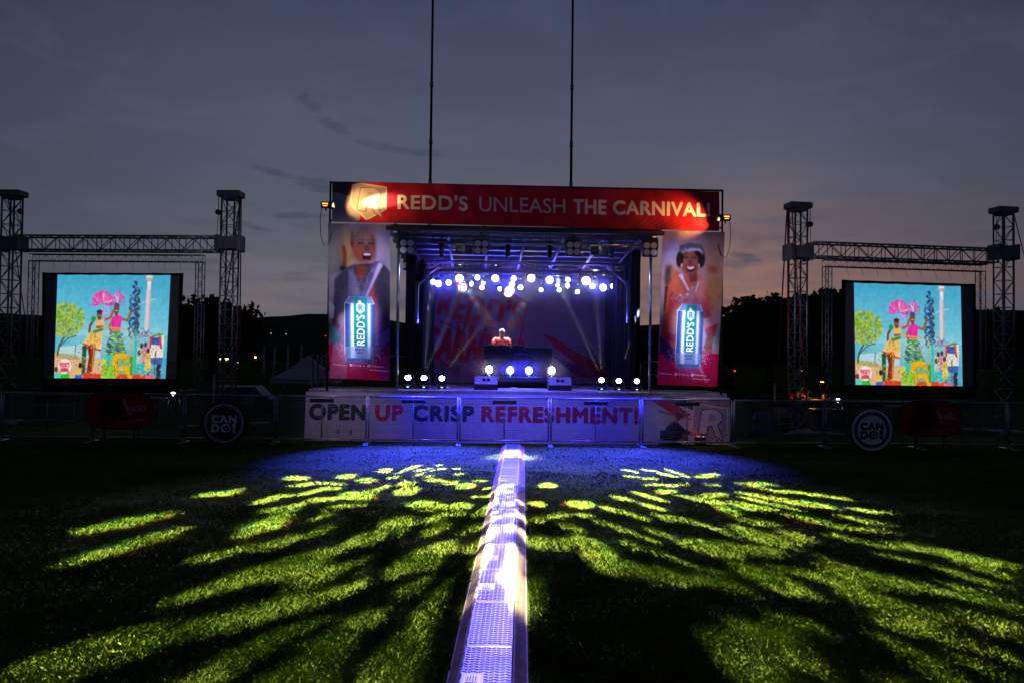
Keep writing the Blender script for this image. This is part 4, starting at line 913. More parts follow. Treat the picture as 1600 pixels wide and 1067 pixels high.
def gantry(fr, xs, ys_top, beam, ladder, words_):
    """two towers, the beam between them and the light frame that holds the screen"""
    us = []
    for x, yt, lab in zip(xs, ys_top, words_[:2]):
        u, zt = fr.px(x, yt, 0); us.append((u, zt))
        t = empty('truss_tower', fr.w(u, 0, 0), fr.phi, lab, 'truss tower', 'aluminium screen towers')
        lattice(MB(), (0, 0, .12), (0, 0, zt - .2), .36, .36, 16, .028, .012).build('lattice', M['alu'], t)
        h = MB(); h.cbox((0, 0, zt - .10), (.66, .46, .17), .02); h.box((0, 0, zt - .22), (.4, .4, .06)); h.build('head_block', M['grey'], t)
        zs = fr.z(x, beam[2], 0)
        s = MB(); s.cbox((-.30, 0, zs), (.10, .50, .46), .02); s.cbox((.30, 0, zs), (.10, .50, .46), .02); s.cbox((0, -.25, zs), (.52, .03, .34), .008); s.cbox((0, .25, zs), (.52, .03, .34), .008); s.build('sleeve_block', M['grey'], t)
        b = MB(); b.cbox((0, 0, .05), (.8, .8, .1), .02); b.tube((-.9, -.9, .06), (.9, .9, .06), .045, 8); b.tube((-.9, .9, .06), (.9, -.9, .06), .045, 8); b.build('base_plate', M['steel'], t)
        sg = 1 if x in (xs[0],) else -1
        c = MB(); c.tube((sg * .31, -.1, zt - .2), (sg * .31, -.1, zt - .62), .012, 6); c.tube((sg * .31, -.1, zt - .62), (sg * .34, -.1, zs + .2), .008, 5); c.tube((sg * .26, -.1, zt - .62), (sg * .24, -.1, zs + .2), .008, 5); c.build('chain', M['mast'], t)
        k = MB(); k.lathe([(.01, -.09), (.07, -.06), (.085, 0), (.07, .06), (.01, .09)], (sg * .31, -.1, zt - .62), 'Y', 12); k.build('hook_block', M['mast'], t)
    (u0, _), (u1, _) = us
    zb = fr.z((xs[0] + xs[1]) / 2, (beam[0] + beam[1]) / 2, 0)
    member(fr, 'truss_beam', (u0 + .35, 0, zb), (u1 - .35, 0, zb), .44, .40, 14, .026, .013, words_[2], 'truss beam', 'main screen beams', M['alu'])
    lx0, lx1, ly0, ly1 = ladder
    a, b = fr.px(lx0, ly0, .0), fr.px(lx1, ly1, .0); uA, uB, zT, zB = a[0], b[0], fr.z((lx0 + lx1) / 2, ly0, 0), b[1]
    f = empty('screen_frame', fr.w(uA, .12, 0), fr.phi, words_[3], 'truss frame', 'light frames round the screens'); W = uB - uA
    lattice(MB(), (-.10, 0, zT), (W + .10, 0, zT), .18, .19, 26, .014, .006, (0, 2, 3)).build('top_member', M['alu'], f)
    lattice(MB(), (-.0, 0, .05), (0, 0, zT - .1), .19, .18, 22, .014, .006, (0, 2)).build('side_member', M['alu'], f)
    lattice(MB(), (W, 0, .05), (W, 0, zT - .1), .19, .18, 22, .014, .006, (0, 2)).build('side_member', M['alu'], f)
    lattice(MB(), (.1, 0, zB), (W - .1, 0, zB), .18, .15, 22, .014, .006, (0, 2)).build('bottom_member', M['alu'], f)
    for k in range(9): MB().tube((W * (.12 + k * .095), 0, zT - .1), (W * (.13 + k * .095), -.06, zT - .34), .004, 4).build('lacing_cord', M['mast'], f)
    return us
usL = gantry(LFR, (20, 361), (298, 299), (368, 395, 381), (49, 306, 403, 613), (
    'outermost left truss tower at the left edge of the field', 'truss tower between the left screen and the left poster', 'horizontal truss beam above the left projection screen', 'thin truss frame laced around the left projection screen'))
usR = gantry(RFR, (1247, 1568), (317, 324), (382, 410, 395), (1296, 1537, 415, 622), (
    'truss tower with red straps between the right poster and right screen', 'outermost right truss tower near the right edge of the field', 'horizontal truss beam above the right projection screen', 'thin truss frame laced around the right projection screen'))
def strap(name, fr, a, b, lab, mat='red', r=.02, va=0.0, vb=.8):
    ua, z0 = fr.px(a[0], a[1], va); ub, z1 = fr.px(b[0], b[1], vb); z1 = max(z1, .02)
    o = MB().tube(fr.w(ua, va, z0), fr.w(ub, vb, z1), r, 6).build(name, M[mat]); tag(o, lab, 'strap', 'guy straps of the towers')
strap('guy_strap', LFR, (377, 306), (374, 600), 'red strap hanging plumb from the head of the tower beside the left poster', r=.02, vb=.2)
strap('guy_strap', LFR, (376, 306), (328, 640), 'red strap slanting down from the tower toward the left screen', vb=1.4)
strap('guy_strap', LFR, (12, 306), (48, 560), 'dark strap slanting across the outermost left tower', 'mast', .014, vb=1.0)
strap('guy_strap', RFR, (1230, 325), (1212, 640), 'red strap slanting left from the inner right tower', vb=.9)
strap('guy_strap', RFR, (1231, 325), (1231, 640), 'red strap falling straight beside the inner right tower', vb=.3)
strap('guy_strap', RFR, (1237, 325), (1262, 660), 'red strap crossing the inner right tower lattice', r=.016, va=-.3, vb=-.3)
strap('guy_strap', RFR, (1583, 330), (1640, 560), 'dark strap running off to the right from the outer right tower', 'mast', .014, vb=.3)
strap('guy_strap', RFR, (1582, 330), (1584, 640), 'dark strap hanging beside the outer right tower', 'mast', .012, vb=.2)

# ================================================================== CROWD BARRIERS
ZF = FEN.z(717, 620.5); joints = [-141, 2, 145, 288, 431, 574, 717, 859, 1002, 1145, 1288, 1431, 1574, 1717]
UJ = [FEN.u(x, 655) for x in joints]
PW = (UJ[-1] - UJ[0]) / (len(UJ) - 1)
def barrier():
    r = empty('crowd_barrier', (0, 0, 0)); w = PW - .06
    f = MB()
    for z in (.11, ZF): f.tube((.03, 0, z), (.03 + w, 0, z), .021, 8)
    for x in (.03, .03 + w): f.tube((x, 0, .11), (x, 0, ZF), .021, 8)
    f.tube((.03 + w / 2, 0, .11), (.03 + w / 2, 0, ZF), .014, 8); f.build('frame', M['steel'], r)
    m = MB(); nh = 25
    for k in range(1, nh): z = .11 + (ZF - .11) * k / nh; m.tube((.03, -.004, z), (.03 + w, -.004, z), .0062, 4, caps=False)
    k = .03
    while k < w: m.tube((.03 + k, .005, .11), (.03 + k, .005, ZF), .0034, 4, caps=False); k += .052
    m.build('wire_mesh', M['wire'], r)
    for x in (.03, .03 + w):
        l = MB(); l.tube((x, -.30, .02), (x, .26, .02), .02, 8); l.tube((x, 0, .02), (x, 0, .12), .02, 8); l.cbox((x, -.30, .012), (.07, .09, .022), .006); l.build('foot', M['steel'], r)
    p = MB(); p.cbox((.03 + w / 2, -.03, ZF - .10), (.56, .008, .085), .003); p.build('name_plate', M['black'], r)
    return r
BL = ['mostly out of sight at the left edge', 'in front of the outermost left tower', 'behind the red oval sign under the left screen', 'behind the round CAN DO sign on the left',
      'in front of the word OPEN', 'in front of the words UP and CRISP', 'in the middle with the cable ramp ending under it', 'in front of the letters SHMENT', 'in front of the crouching man and the badge',
      'just right of the stage with the blue barrel behind', 'behind the round CAN DO sign on the right', 'behind the red oval sign under the right screen', 'in front of the outermost right tower']
b0 = barrier()
for k in range(len(UJ) - 1):
    if k == 0: o = b0
    else: o = copy_tree(b0)
    o.location = FEN.w(UJ[k], 0, 0); o.scale = ((UJ[k + 1] - UJ[k]) / PW, 1, 1); o.rotation_euler = (0, 0, FEN.phi); tag(o, 'grey wire mesh crowd barrier ' + BL[k if k < 1 else k], 'barrier', 'row of crowd barriers')

# ================================================================== SIGNS IN FRONT
def round_sign(px, py, rad, dark, label, v=-.42):
    u, z = FEN.px(px, py, v); rr = rad / 1220 * (FEN.o.y + v)
    c = Canvas((-1, -1, 1, 1), 150, 150, '06060c', 2); wh, bk = ('d3d6e6', '0a0a14') if dark else ('eeeefa', '0c0c1c')
    if dark: c.ell(0, 0, .86, .86, wh); c.ell(0, 0, .80, .80, bk); c.ell(0, 0, .765, .765, '7f8294'); c.ell(0, 0, .72, .72, bk); ink = 'e0e2f0'
    else: c.ell(0, 0, .98, .98, wh); c.ell(0, 0, .85, .85, bk); c.ell(0, 0, .80, .80, '9a9cb0'); c.ell(0, 0, .765, .765, bk); c.ell(0, 0, .70, .70, wh); ink = '0c0c1e'
    c.text('CAN', -.56, -.36, 1.12, .36, ink, bold=.07); c.text('DO', -.56, .02, .84, .40, ink, bold=.07); c.text('!', .36, -.02, .17, .46, ink, bold=.07)
    for x in (-.56, -.18): c.rect(x, -.36, x + .16, -.30, ink) if dark else None
    c.ell(.10, .22, .12, .13, bk if dark else wh); c.ell(.10, .22, .07, .08, '2a5a68'); c.ell(.10, .22, .03, .035, ink)
    root = empty('round_sign', FEN.w(u, v, 0), FEN.phi, label, 'sign', 'round pop up signs')
    b = MB(); b.lathe([(.01, .05), (rr * .98, .05), (rr * 1.05, .035), (rr * 1.06, .0), (rr * 1.04, -.02), (.01, -.02)], (0, .03, z), 'Y', 40); b.build('hoop', M['rubber'], root)
    H = W = 120; a = np.linspace(0, 1, W)
    o = c.sheet('face', [(-rr, -.001, z + rr), (rr, -.001, z + rr), (-rr, -.001, z - rr), (rr, -.001, z - rr)], printmat('sign_print'), root)
    bm = bmesh.new(); bm.from_mesh(o.data); bmesh.ops.delete(bm, geom=[q for q in bm.verts if math.hypot(q.co.x, q.co.z - z) > rr * .995], context='VERTS'); bm.to_mesh(o.data); bm.free()
    for x in (-.3, .3): MB().tube((x * rr, .10, z - rr * .7), (x * rr * 1.6, .34, 0), .012, 6).build('leg', M['black'], root)
round_sign(350, 660.5, 34.5, True, 'round black sign with white CAN DO! lettering beside the stage on the left')
round_sign(1362.5, 671.5, 33.5, False, 'round white sign with black CAN DO! lettering under the right screen')
def oval_sign(px0, px1, py0, py1, label, v=-.25, word='gwala'):
    u0, z1 = FEN.px(px0, (py0 + py1) / 2, v); u1, _ = FEN.px(px1, (py0 + py1) / 2, v); z1 = FEN.z((px0 + px1) / 2, py0, v); z0 = FEN.z((px0 + px1) / 2, py1, v); W, H = u1 - u0, z1 - z0
    root = empty('oval_sign', FEN.w((u0 + u1) / 2, v, 0), FEN.phi + .05, label, 'sign', 'red oval pop up signs')
    c = Canvas((-1, -1, 1, 1), 190, 110, 'b00e18', 2); c.ell(-.25, .1, .35, .9, '3a0408', .8, rot=.1, soft=.4); c.ell(.25, .8, .8, .4, 'a80c18', .6, soft=.5)
    c.poly([(.10, -.62), (.18, -.64), (.30, -.10), (.20, -.08)], 'b9a8b4', .8); c.text(word, .18, -.34, .56, .62, 'd0c4cc', rot=-.16, bold=.006); c.poly([(.10, .5), (.72, .18), (.72, .26), (.10, .6)], '2a0408', .6); c.line([(.02, .72), (.74, .50)], .07, 'b09aa6', .75)
    def inside(x, z): return abs(x / (W / 2)) ** 3.2 + abs(z / (H / 2)) ** 2.6 < .985
    zc = (z0 + z1) / 2
    o = c.sheet('cloth', [(-W / 2, -.02, zc + H / 2), (W / 2, -.02, zc + H / 2), (-W / 2, -.02, zc - H / 2), (W / 2, -.02, zc - H / 2)], printmat('oval_print', rough=.85), root)
    bm = bmesh.new(); bm.from_mesh(o.data); bmesh.ops.delete(bm, geom=[q for q in bm.verts if not inside(q.co.x, q.co.z - zc)], context='VERTS')
    for q in bm.verts: q.co.y += .12 * ((q.co.x / W * 2) ** 2) * .5
    bm.to_mesh(o.data); bm.free()
    h = MB(); pts = []
    for k in range(49):
        t = 2 * math.pi * k / 48; x = W / 2 * math.copysign(abs(math.cos(t)) ** .625, math.cos(t)); zz = H / 2 * math.copysign(abs(math.sin(t)) ** .77, math.sin(t)); pts.append((x, -.02 + .06 * (x / W * 2) ** 2, zc + zz))
    h.path(pts, .02, 6); h.build('hoop', M['rubber'], root)
    for x in (-.22, .22): MB().tube((x * W, .02, zc - H * .48), (x * W, .10, 0), .022, 6).build('leg', M['black'], root)
oval_sign(134, 237, 611, 669, 'red oval pop up sign left of the round black sign')
oval_sign(1404, 1506, 626, 681, 'red oval pop up sign right of the round white sign')
# ================================================================== LAMPS
def spot(name, loc, target, power, col, size, blend=.6, rad=.02, parent=None):
    l = bpy.data.lights.new(name, 'SPOT'); l.energy = power; l.color = col; l.spot_size = R(size); l.spot_blend = blend; l.shadow_soft_size = rad
    o = bpy.data.objects.new(name, l); COL.objects.link(o); d = Vector(target) - Vector(loc); o.rotation_mode = 'QUATERNION'
    o.rotation_quaternion = d.to_track_quat('-Z', 'Y'); o.location = loc
    return o
def moving_head(lens, led, name='moving_head', floor=False):
    """lens of 0.1 m radius at the origin facing the viewer"""
    r = empty(name, (0, 0, 0)); s = -1 if floor else 1
    h = MB(); h.lathe([(.02, .20), (.09, .19), (.125, .13), (.135, .02), (.13, -.06), (.118, -.085), (.104, -.085), (.104, -.06)], (0, .07, 0), 'Y', 22); 
    for k in range(5): h.lathe([(.137, .03 + k * .025), (.142, .036 + k * .025), (.142, .044 + k * .025), (.137, .05 + k * .025)], (0, .06, 0), 'Y', 22)
    h.build('head', M['black'], r)
    ln = MB(); ln.lathe([(.005, -.022), (.05, -.016), (.085, -.006), (.1, .004), (.1, .012)], (0, -.004, 0), 'Y', 24); ln.build('lens', lens, r)
    y = MB()
    for x in (-.175, .175): y.cbox((x, .08, s * .10), (.035, .10, .34), .012)
    y.cbox((0, .08, s * .275), (.385, .11, .03), .01); y.build('yoke', M['black'], r)
    b = MB(); b.cbox((0, .08, s * .375), (.34, .26, .15), .02); b.build('base', M['black'], r)
    d = MB(); d.cbox((.0, -.054, s * .385), (.075, .01, .03), .003); d.build('display', led, r)
    if not floor:
        for x in (-.1, .1): MB().tube((x, .08, .45), (x, .08, .55), .02, 6).build('clamp', M['steel'], r)
    else:
        for x in (-.13, .13):
            for yy in (0, .16): MB().tube((x, yy, -.45), (x, yy, -.475), .02, 8).build('foot', M['rubber'], r)
        c = MB(); c.path([(.19, .08, .12), (.20, .08, -.1), (.24, .04, -.36), (.34, -.05, -.462), (.5, -.02, -.465)], .012, 6); c.build('cable', M['grey'], r)
    return r
def par_can(lens):
    r = empty('par_lamp', (0, 0, 0))
    h = MB(); h.lathe([(.02, .24), (.07, .235), (.10, .18), (.112, .05), (.122, -.03), (.122, -.05), (.106, -.05), (.102, -.02)], (0, .05, 0), 'Y', 22); h.build('housing', M['black'], r)
    ln = MB(); ln.lathe([(.005, -.014), (.06, -.01), (.1, .004), (.1, .012)], (0, 0, 0), 'Y', 22); ln.build('lens', lens, r)
    y = MB(); y.path([(-.135, .1, 0), (-.14, .1, .16), (-.05, .1, .22), (.05, .1, .22), (.14, .1, .16), (.135, .1, 0)], .012, 6); y.build('yoke', M['black'], r)
    c = MB(); c.tube((0, .1, .22), (0, .1, .34), .02, 8); c.build('clamp', M['steel'], r); return r
def place(o, v, px, py, r, turn=0.0, tilt=0.0, ref=.1):
    u, z = STG.px(px, py, v); k = .88 * r / 1220 * (18.9 + v) / ref; o.location = STG.w(u, v, z); o.rotation_euler = (tilt, 0, STG.phi + turn); o.scale = (k, k, k); return o
ORD = ['first', 'second', 'third', 'fourth', 'fifth', 'sixth', 'seventh', 'eighth', 'ninth', 'tenth', 'eleventh', 'twelfth', 'thirteenth']
BIG = [(718, 435.3, 6.3, 'w'), (774, 435.3, 6, 'b'), (830, 435, 6.2, 'w'), (858.8, 437.8, 6.2, 'b'), (915.9, 439.1, 7, 'w'), (942.4, 449.7, 5.8, 'b')]
MID = [(676.7, 440.8, 4.2, 'b'), (685, 443.8, 5.3, 'b'), (701, 442, 4.6, 'b'), (745.8, 434.2, 4.1, 'b'), (802.6, 435.6, 4.4, 'b'), (800.3, 444.5, 4.4, 'b'), (887.5, 437.6, 4.1, 'b'), (925.8, 447.4, 4.6, 'b'), (958, 447.1, 4.4, 'w')]
SML = [(725.3, 451.8, 3.4, 0), (736.5, 443.8, 3.9, 1), (753, 450, 3.5, 0), (755.2, 442.6, 3.0, 0), (781, 451.8, 3.0, 0), (813.3, 449.5, 4.0, 0), (845.4, 453.4, 3.1, 0), (870.9, 445.9, 2.6, 0), (873.8, 453.2, 3.4, 0), (886.6, 446.7, 3.9, -1), (902.3, 456.2, 3.4, 0)]
pw, pb = moving_head(E['white'], E['led']), moving_head(E['blue'], E['led']); used = set()
nw = nb = 0
for (x, y, r, k) in BIG:
    p = pw if k == 'w' else pb
    o = p if p.name not in used else copy_tree(p); used.add(p.name)
    place(o, 3.9, x, y, r, turn=-.02 * (x - 815) / 100, tilt=.10)
    n = nw if k == 'w' else nb; nw += k == 'w'; nb += k == 'b'
    tag(o, f'large hanging moving head shining {"pure white" if k == "w" else "blue white"}, {ORD[n]} of its colour from the left', 'stage light', 'big moving heads on the rear truss')
pm = {'b': par_can(E['blue']), 'w': par_can(E['white'])}; used = set()
for n, (x, y, r, k) in enumerate(MID):
    o = pm[k] if k not in used else copy_tree(pm[k]); used.add(k); place(o, 3.95, x, y, r, tilt=.08)
    tag(o, f'mid sized round par lamp glowing blue on the rear truss, {ORD[n]} from left' if k == 'b' else 'mid sized white par lamp at the right end of the rear truss', 'stage light', 'par lamps on the rear truss')
ps = moving_head(E['floor'], E['ledb'])
for n, (x, y, r, e) in enumerate(SML):
    o = ps if n == 0 else copy_tree(ps); place(o, 4.35, x, y, r, turn=.75 * e, tilt=.15)
    tag(o, f'small hanging beam light with white lens, {ORD[n]} from left' + (', turned sideways' if e else ' in the lower row'), 'stage light', 'small beam lights on the rear truss')
# floor beams
pf = moving_head(E['floor'], E['ledb'], floor=True)
FLO = [(637.5, 589.5, 4.4), (662.5, 590, 4.2), (690.5, 590.5, 4.0), (940, 593.5, 4.0), (967, 594.5, 4.0), (995, 595, 3.8)]
for n, (x, y, r) in enumerate(FLO):
    o = pf if n == 0 else copy_tree(pf); u, z = STG.px(x, y, .5); k = r / 1220 * 19.4 / .1
    kz = (z - DZ - .004) / .475; o.location = STG.w(u, .5, z); o.scale = (k, k, kz); o.rotation_euler = (0, 0, STG.phi)
    tag(o, f'moving head standing on the stage floor, {["outermost", "middle one", "innermost"][n if n < 3 else 5 - n]} of the three on the {"left" if n < 3 else "right"}', 'stage light', 'moving heads on the stage floor')
# the bar of four lamps in front of the DJ
PF = [(764.5, 577, 5.6, 'w'), (797.3, 578, 5.8, 'b'), (826.5, 578.5, 5.8, 'b'), (862, 578.5, 5.8, 'w')]
rz = Sz(812, 588, 2.2)
rb = sroot('lamp_riser', 0, 2.2, DZ, 'low grey riser carrying four bright lamps before the DJ table', 'riser')
ua, ub = Su(752, 590, 2.2), Su(872, 590, 2.2)
MB().cbox(((ua + ub) / 2, .25, (rz - DZ) / 2), (ub - ua, .5, rz - DZ), .01).build('body', M['cloth'], rb)
MB().cbox(((ua + ub) / 2, -.01, rz - DZ - .07), (ub - ua + .02, .06, .13), .01).build('front_lip', M['grey'], rb)
def floor_par(lens):
    r = empty('par_lamp', (0, 0, 0)); h = MB(); h.lathe([(.02, .20), (.08, .19), (.115, .12), (.125, -.03), (.125, -.05), (.108, -.05), (.102, -.02)], (0, .05, 0), 'Y', 22); h.build('housing', M['black'], r)
    ln = MB(); ln.lathe([(.005, -.014), (.06, -.01), (.1, .004), (.1, .012)], (0, 0, 0), 'Y', 22); ln.build('lens', lens, r)
    y = MB(); y.path([(-.14, .1, .0), (-.14, .1, -.12), (-.08, .1, -.165), (.08, .1, -.165), (.14, .1, -.12), (.14, .1, .0)], .012, 6); y.build('stand', M['black'], r)
    d = MB(); d.lathe([(.003, -.01), (.014, -.006), (.016, .004)], (0, -.02, -.15), 'Y', 10); d.build('indicator', E['ledb'], r); return r
qf = {k: floor_par(E['white' if k == 'w' else 'blue']) for k in 'wb'}; used = set()
for n, (x, y, r, k) in enumerate(PF):
    o = qf[k] if k not in used else copy_tree(qf[k]); used.add(k); place(o, 2.3, x, y, r)
    u, z = STG.px(x, y, 2.3); sz = (z - rz + .002) / .178; o.scale[2] = sz if .3 < sz < 2 else o.scale[2]
    tag(o, ['white lamp before the DJ table, above the left monitor speaker', 'blue lamp before the DJ table, left of the badge', 'blue lamp before the DJ table, under the badge', 'white lamp before the DJ table, above the right monitor speaker'][n], 'stage light', 'lamps on the riser before the DJ')
# audience blinders and other fixtures on the front truss
def blinder():
    r = empty('blinder_light', (0, 0, 0)); h = MB(); h.cbox((0, .06, 0), (.37, .14, .40), .02); h.cbox((0, -.012, .0), (.02, .02, .38), .004); h.cbox((0, -.012, 0), (.35, .02, .02), .004); h.build('housing', M['black'], r)
    for x in (-.085, .085):
        for z in (-.095, .075):
            q = MB(); q.lathe([(.075, -.022), (.078, -.012), (.065, .0), (.04, .02), (.012, .026)], (x, .0, z), 'Y', 20); q.lathe([(.004, -.014), (.018, -.008), (.018, .02)], (x, 0, z), 'Y', 10); q.build('reflector', M['chrome'], r)
    y = MB(); y.path([(-.20, .06, 0), (-.20, .06, .24), (0, .06, .27), (.20, .06, .24), (.20, .06, 0)], .012, 6); y.tube((0, .06, .27), (0, .06, .36), .02, 6); y.build('yoke', M['black'], r); return r
p0 = blinder()
for n, (x, y, v) in enumerate(((636, 385, -.02), (752, 386, .12), (896, 388, .12), (1016, 389, -.02))):
    o = p0 if n == 0 else copy_tree(p0); u, z = STG.px(x, y, v); o.location = STG.w(u, v, z); o.rotation_euler = (.06, 0, STG.phi)
    tag(o, ['unlit four lens blinder at the left front corner of the stage roof', 'unlit four lens blinder left of the middle of the front truss', 'unlit four lens blinder right of the middle of the front truss', 'unlit four lens blinder at the right front corner of the stage roof'][n], 'stage light', 'four lens blinders')
def slim():
    r = empty('profile_light', (0, 0, 0)); h = MB(); h.cbox((0, .03, 0), (.11, .18, .34), .02); h.lathe([(.05, -.06), (.058, 0), (.05, .04)], (0, .03, -.19), 'Z', 14); h.build('housing', M['black'], r)
    y = MB(); y.path([(-.075, .03, -.02), (-.08, .03, .2), (.08, .03, .2), (.075, .03, -.02)], .01, 6); y.tube((0, .03, .2), (0, .03, .3), .016, 6); y.build('yoke', M['black'], r); return r
p1 = slim()
for n, (x, y) in enumerate(((690, 387), (793.5, 387), (858.5, 388), (955, 389))):
    o = p1 if n == 0 else copy_tree(p1); u, z = STG.px(x, y, .45); o.location = STG.w(u, .45, z); o.rotation_euler = (0, 0, STG.phi)
    tag(o, f'slim black profile lamp hanging dark from the front truss, {ORD[n]} from left', 'stage light', 'slim dark lamps on the front truss')
def flood():
    r = empty('flood_light', (0, 0, 0)); h = MB(); h.cbox((0, .05, .03), (.33, .2, .075), .015); h.build('housing', M['black'], r)
    f = MB(); f.cbox((0, -.045, -.03), (.31, .03, .055), .008); f.build('front_panel', M['white'], r)
    y = MB(); y.path([(-.155, .05, .05), (-.16, .05, .20), (.16, .05, .20), (.155, .05, .05)], .01, 6); y.path([(-.1, .05, .07), (-.06, .05, .16), (0, .03, .09), (.07, .05, .17), (.1, .05, .2)], .008, 5); y.build('yoke', M['black'], r); return r
p2 = flood(); FLOODS = []
for n, (x, y) in enumerate(((717, 384), (930, 386))):
    o = p2 if n == 0 else copy_tree(p2); u, z = STG.px(x, y, .15); o.location = STG.w(u, .15, z); o.rotation_euler = (.25, 0, STG.phi); FLOODS.append((u, z))
    tag(o, f'flat pattern projecting lamp with white front aimed at the field, {"left" if n == 0 else "right"} one of the pair', 'stage light', 'pattern projectors on the front truss')

# ------------------------------------------------------------------ pattern plates (gobos): holes that throw the leaf dapples on the grass
ST = {1: [], 2: [], 3: [], 4: []}
ST[1] = [(330, 403, 760, 318, 34, 'P'), (270, 548, 815, 385, 40, 'P'), (880, 240, 1075, 208, 24, 'P'), (1050, 412, 1275, 330, 56, 'P'), (810, 540, 1110, 465, 36), (1140, 470, 1330, 420, 28), (725, 720, 1415, 490, 58), (1190, 600, 1415, 535, 50),
         (1275, 665, 1415, 600, 70), (10, 1040, 680, 840, 70), (180, 1000, 700, 880, 60), (-60, 1067, 500, 940, 60), (440, 980, 800, 880, 50), (740, 860, 1415, 690, 66), (1300, 720, 1415, 690, 50), (860, 1050, 1415, 850, 64), (930, 990, 1415, 800, 40), (1100, 1090, 1415, 960, 70), (-100, 1160, 300, 1060, 60), (600, 1160, 900, 1080, 60),
         (1120, 265, 1285, 235, 25), (1160, 315, 1345, 270, 32), (1270, 163, 1365, 155, 20), (1285, 190, 1415, 178, 15), (1310, 230, 1415, 212, 20)]
ST[2] = [(140, 163, 230, 160, 18, 'P'), (155, 190, 270, 180, 16), (360, 150, 440, 145, 22, 'P'), (260, 185, 390, 180, 14), (450, 172, 530, 165, 22, 'P'), (175, 228, 300, 212, 18), (290, 208, 380, 200, 15), (5, 255, 140, 240, 22), (40, 312, 210, 280, 28), (230, 262, 360, 240, 25),
         (370, 238, 520, 235, 38, 'P'), (300, 300, 460, 275, 30), (500, 215, 590, 190, 24), (580, 160, 640, 155, 15), (545, 125, 590, 120, 28), (615, 140, 735, 100, 10), (700, 125, 780, 115, 8), (690, 145, 750, 130, 8), (800, 103, 830, 100, 9), (815, 120, 850, 118, 11), (870, 113, 900, 112, 9), (775, 128, 800, 124, 8), (880, 140, 920, 137, 11), (740, 150, 790, 145, 9),
         (750, 165, 840, 170, 18), (830, 180, 890, 170, 22), (890, 195, 965, 190, 30, 'P'), (975, 172, 1015, 170, 13), (1000, 202, 1035, 200, 13), (960, 240, 990, 236, 17), (1010, 238, 1050, 232, 18), (620, 220, 720, 205, 40), (640, 190, 700, 175, 26), (690, 275, 820, 285, 52, 'P'), (840, 290, 940, 275, 34), (850, 320, 920, 310, 26), (960, 320, 1050, 290, 38),
         (600, 390, 690, 350, 66), (560, 370, 650, 340, 50), (740, 350, 860, 320, 40), (750, 400, 850, 370, 46), (250, 335, 330, 320, 20), (230, 405, 350, 380, 30), (0, 475, 200, 420, 34), (400, 440, 660, 390, 60), (0, 570, 230, 500, 56), (130, 540, 400, 470, 46), (700, 540, 870, 460, 90), (600, 570, 760, 500, 70), (370, 590, 520, 520, 50), (150, 660, 340, 560, 66), (200, 620, 430, 540, 44),
         (0, 750, 160, 690, 50), (170, 730, 440, 640, 46), (390, 830, 560, 760, 60), (330, 690, 500, 610, 36), (0, 960, 100, 860, 76), (80, 1060, 420, 870, 110), (250, 1000, 420, 860, 70), (480, 1060, 640, 900, 120), (600, 1000, 800, 790, 130), (680, 860, 850, 640, 70), (560, 1040, 760, 930, 90), (500, 1180, 760, 1000, 110), (60, 1190, 330, 1060, 100), (640, 680, 760, 600, 40), (930, 480, 1040, 430, 34), (900, 400, 1010, 370, 26), (940, 560, 1010, 500, 30)]
ST[3] = [(125, 190, 185, 188, 25), (80, 270, 140, 270, 22), (85, 345, 150, 340, 26), (170, 328, 240, 322, 28), (80, 445, 160, 440, 50), (185, 450, 270, 440, 55), (260, 270, 350, 275, 38, 'P'), (270, 312, 355, 325, 20), (215, 365, 320, 390, 26), (360, 345, 460, 370, 20), (470, 385, 555, 405, 20), (400, 285, 600, 340, 24), (450, 240, 540, 258, 20), (525, 215, 680, 260, 18), (570, 270, 680, 300, 16), (610, 310, 820, 390, 22),
         (585, 375, 700, 415, 22), (570, 420, 650, 440, 20), (480, 440, 580, 475, 32), (290, 420, 380, 480, 54), (340, 440, 450, 520, 60, 'P'), (330, 500, 480, 580, 70), (490, 540, 640, 600, 48), (610, 480, 720, 515, 22), (740, 520, 850, 555, 22), (640, 565, 790, 630, 44), (800, 600, 940, 640, 34), (890, 575, 940, 580, 15), (930, 620, 1050, 660, 26),
         (495, 123, 550, 130, 9), (560, 115, 640, 128, 9), (680, 118, 780, 155, 13), (640, 135, 715, 148, 13), (500, 150, 555, 153, 11), (570, 158, 655, 165, 15), (815, 152, 915, 142, 22), (590, 190, 780, 190, 16), (640, 215, 715, 215, 22, 'P'), (840, 180, 910, 188, 13), (720, 230, 860, 260, 16), (820, 240, 940, 230, 26), (850, 262, 940, 268, 18), (680, 330, 980, 420, 46), (700, 330, 850, 380, 36), (910, 285, 1010, 325, 30, 'P'), (960, 260, 1080, 300, 25), (1000, 350, 1160, 360, 26), (1050, 190, 1120, 190, 24, 'P'),
         (980, 215, 1274, 275, 17), (1090, 205, 1274, 228, 15), (1000, 240, 1274, 300, 16), (750, 440, 1060, 500, 60), (1020, 400, 1274, 450, 60), (990, 550, 1274, 650, 50), (1150, 555, 1274, 580, 20), (870, 860, 1100, 990, 80), (980, 810, 1274, 900, 60), (900, 920, 1180, 1060, 90), (1150, 830, 1274, 860, 44), (1140, 780, 1274, 800, 34), (1000, 1000, 1200, 1120, 100), (1100, 960, 1274, 1050, 60), (102, 620, 108, 730, 64)]
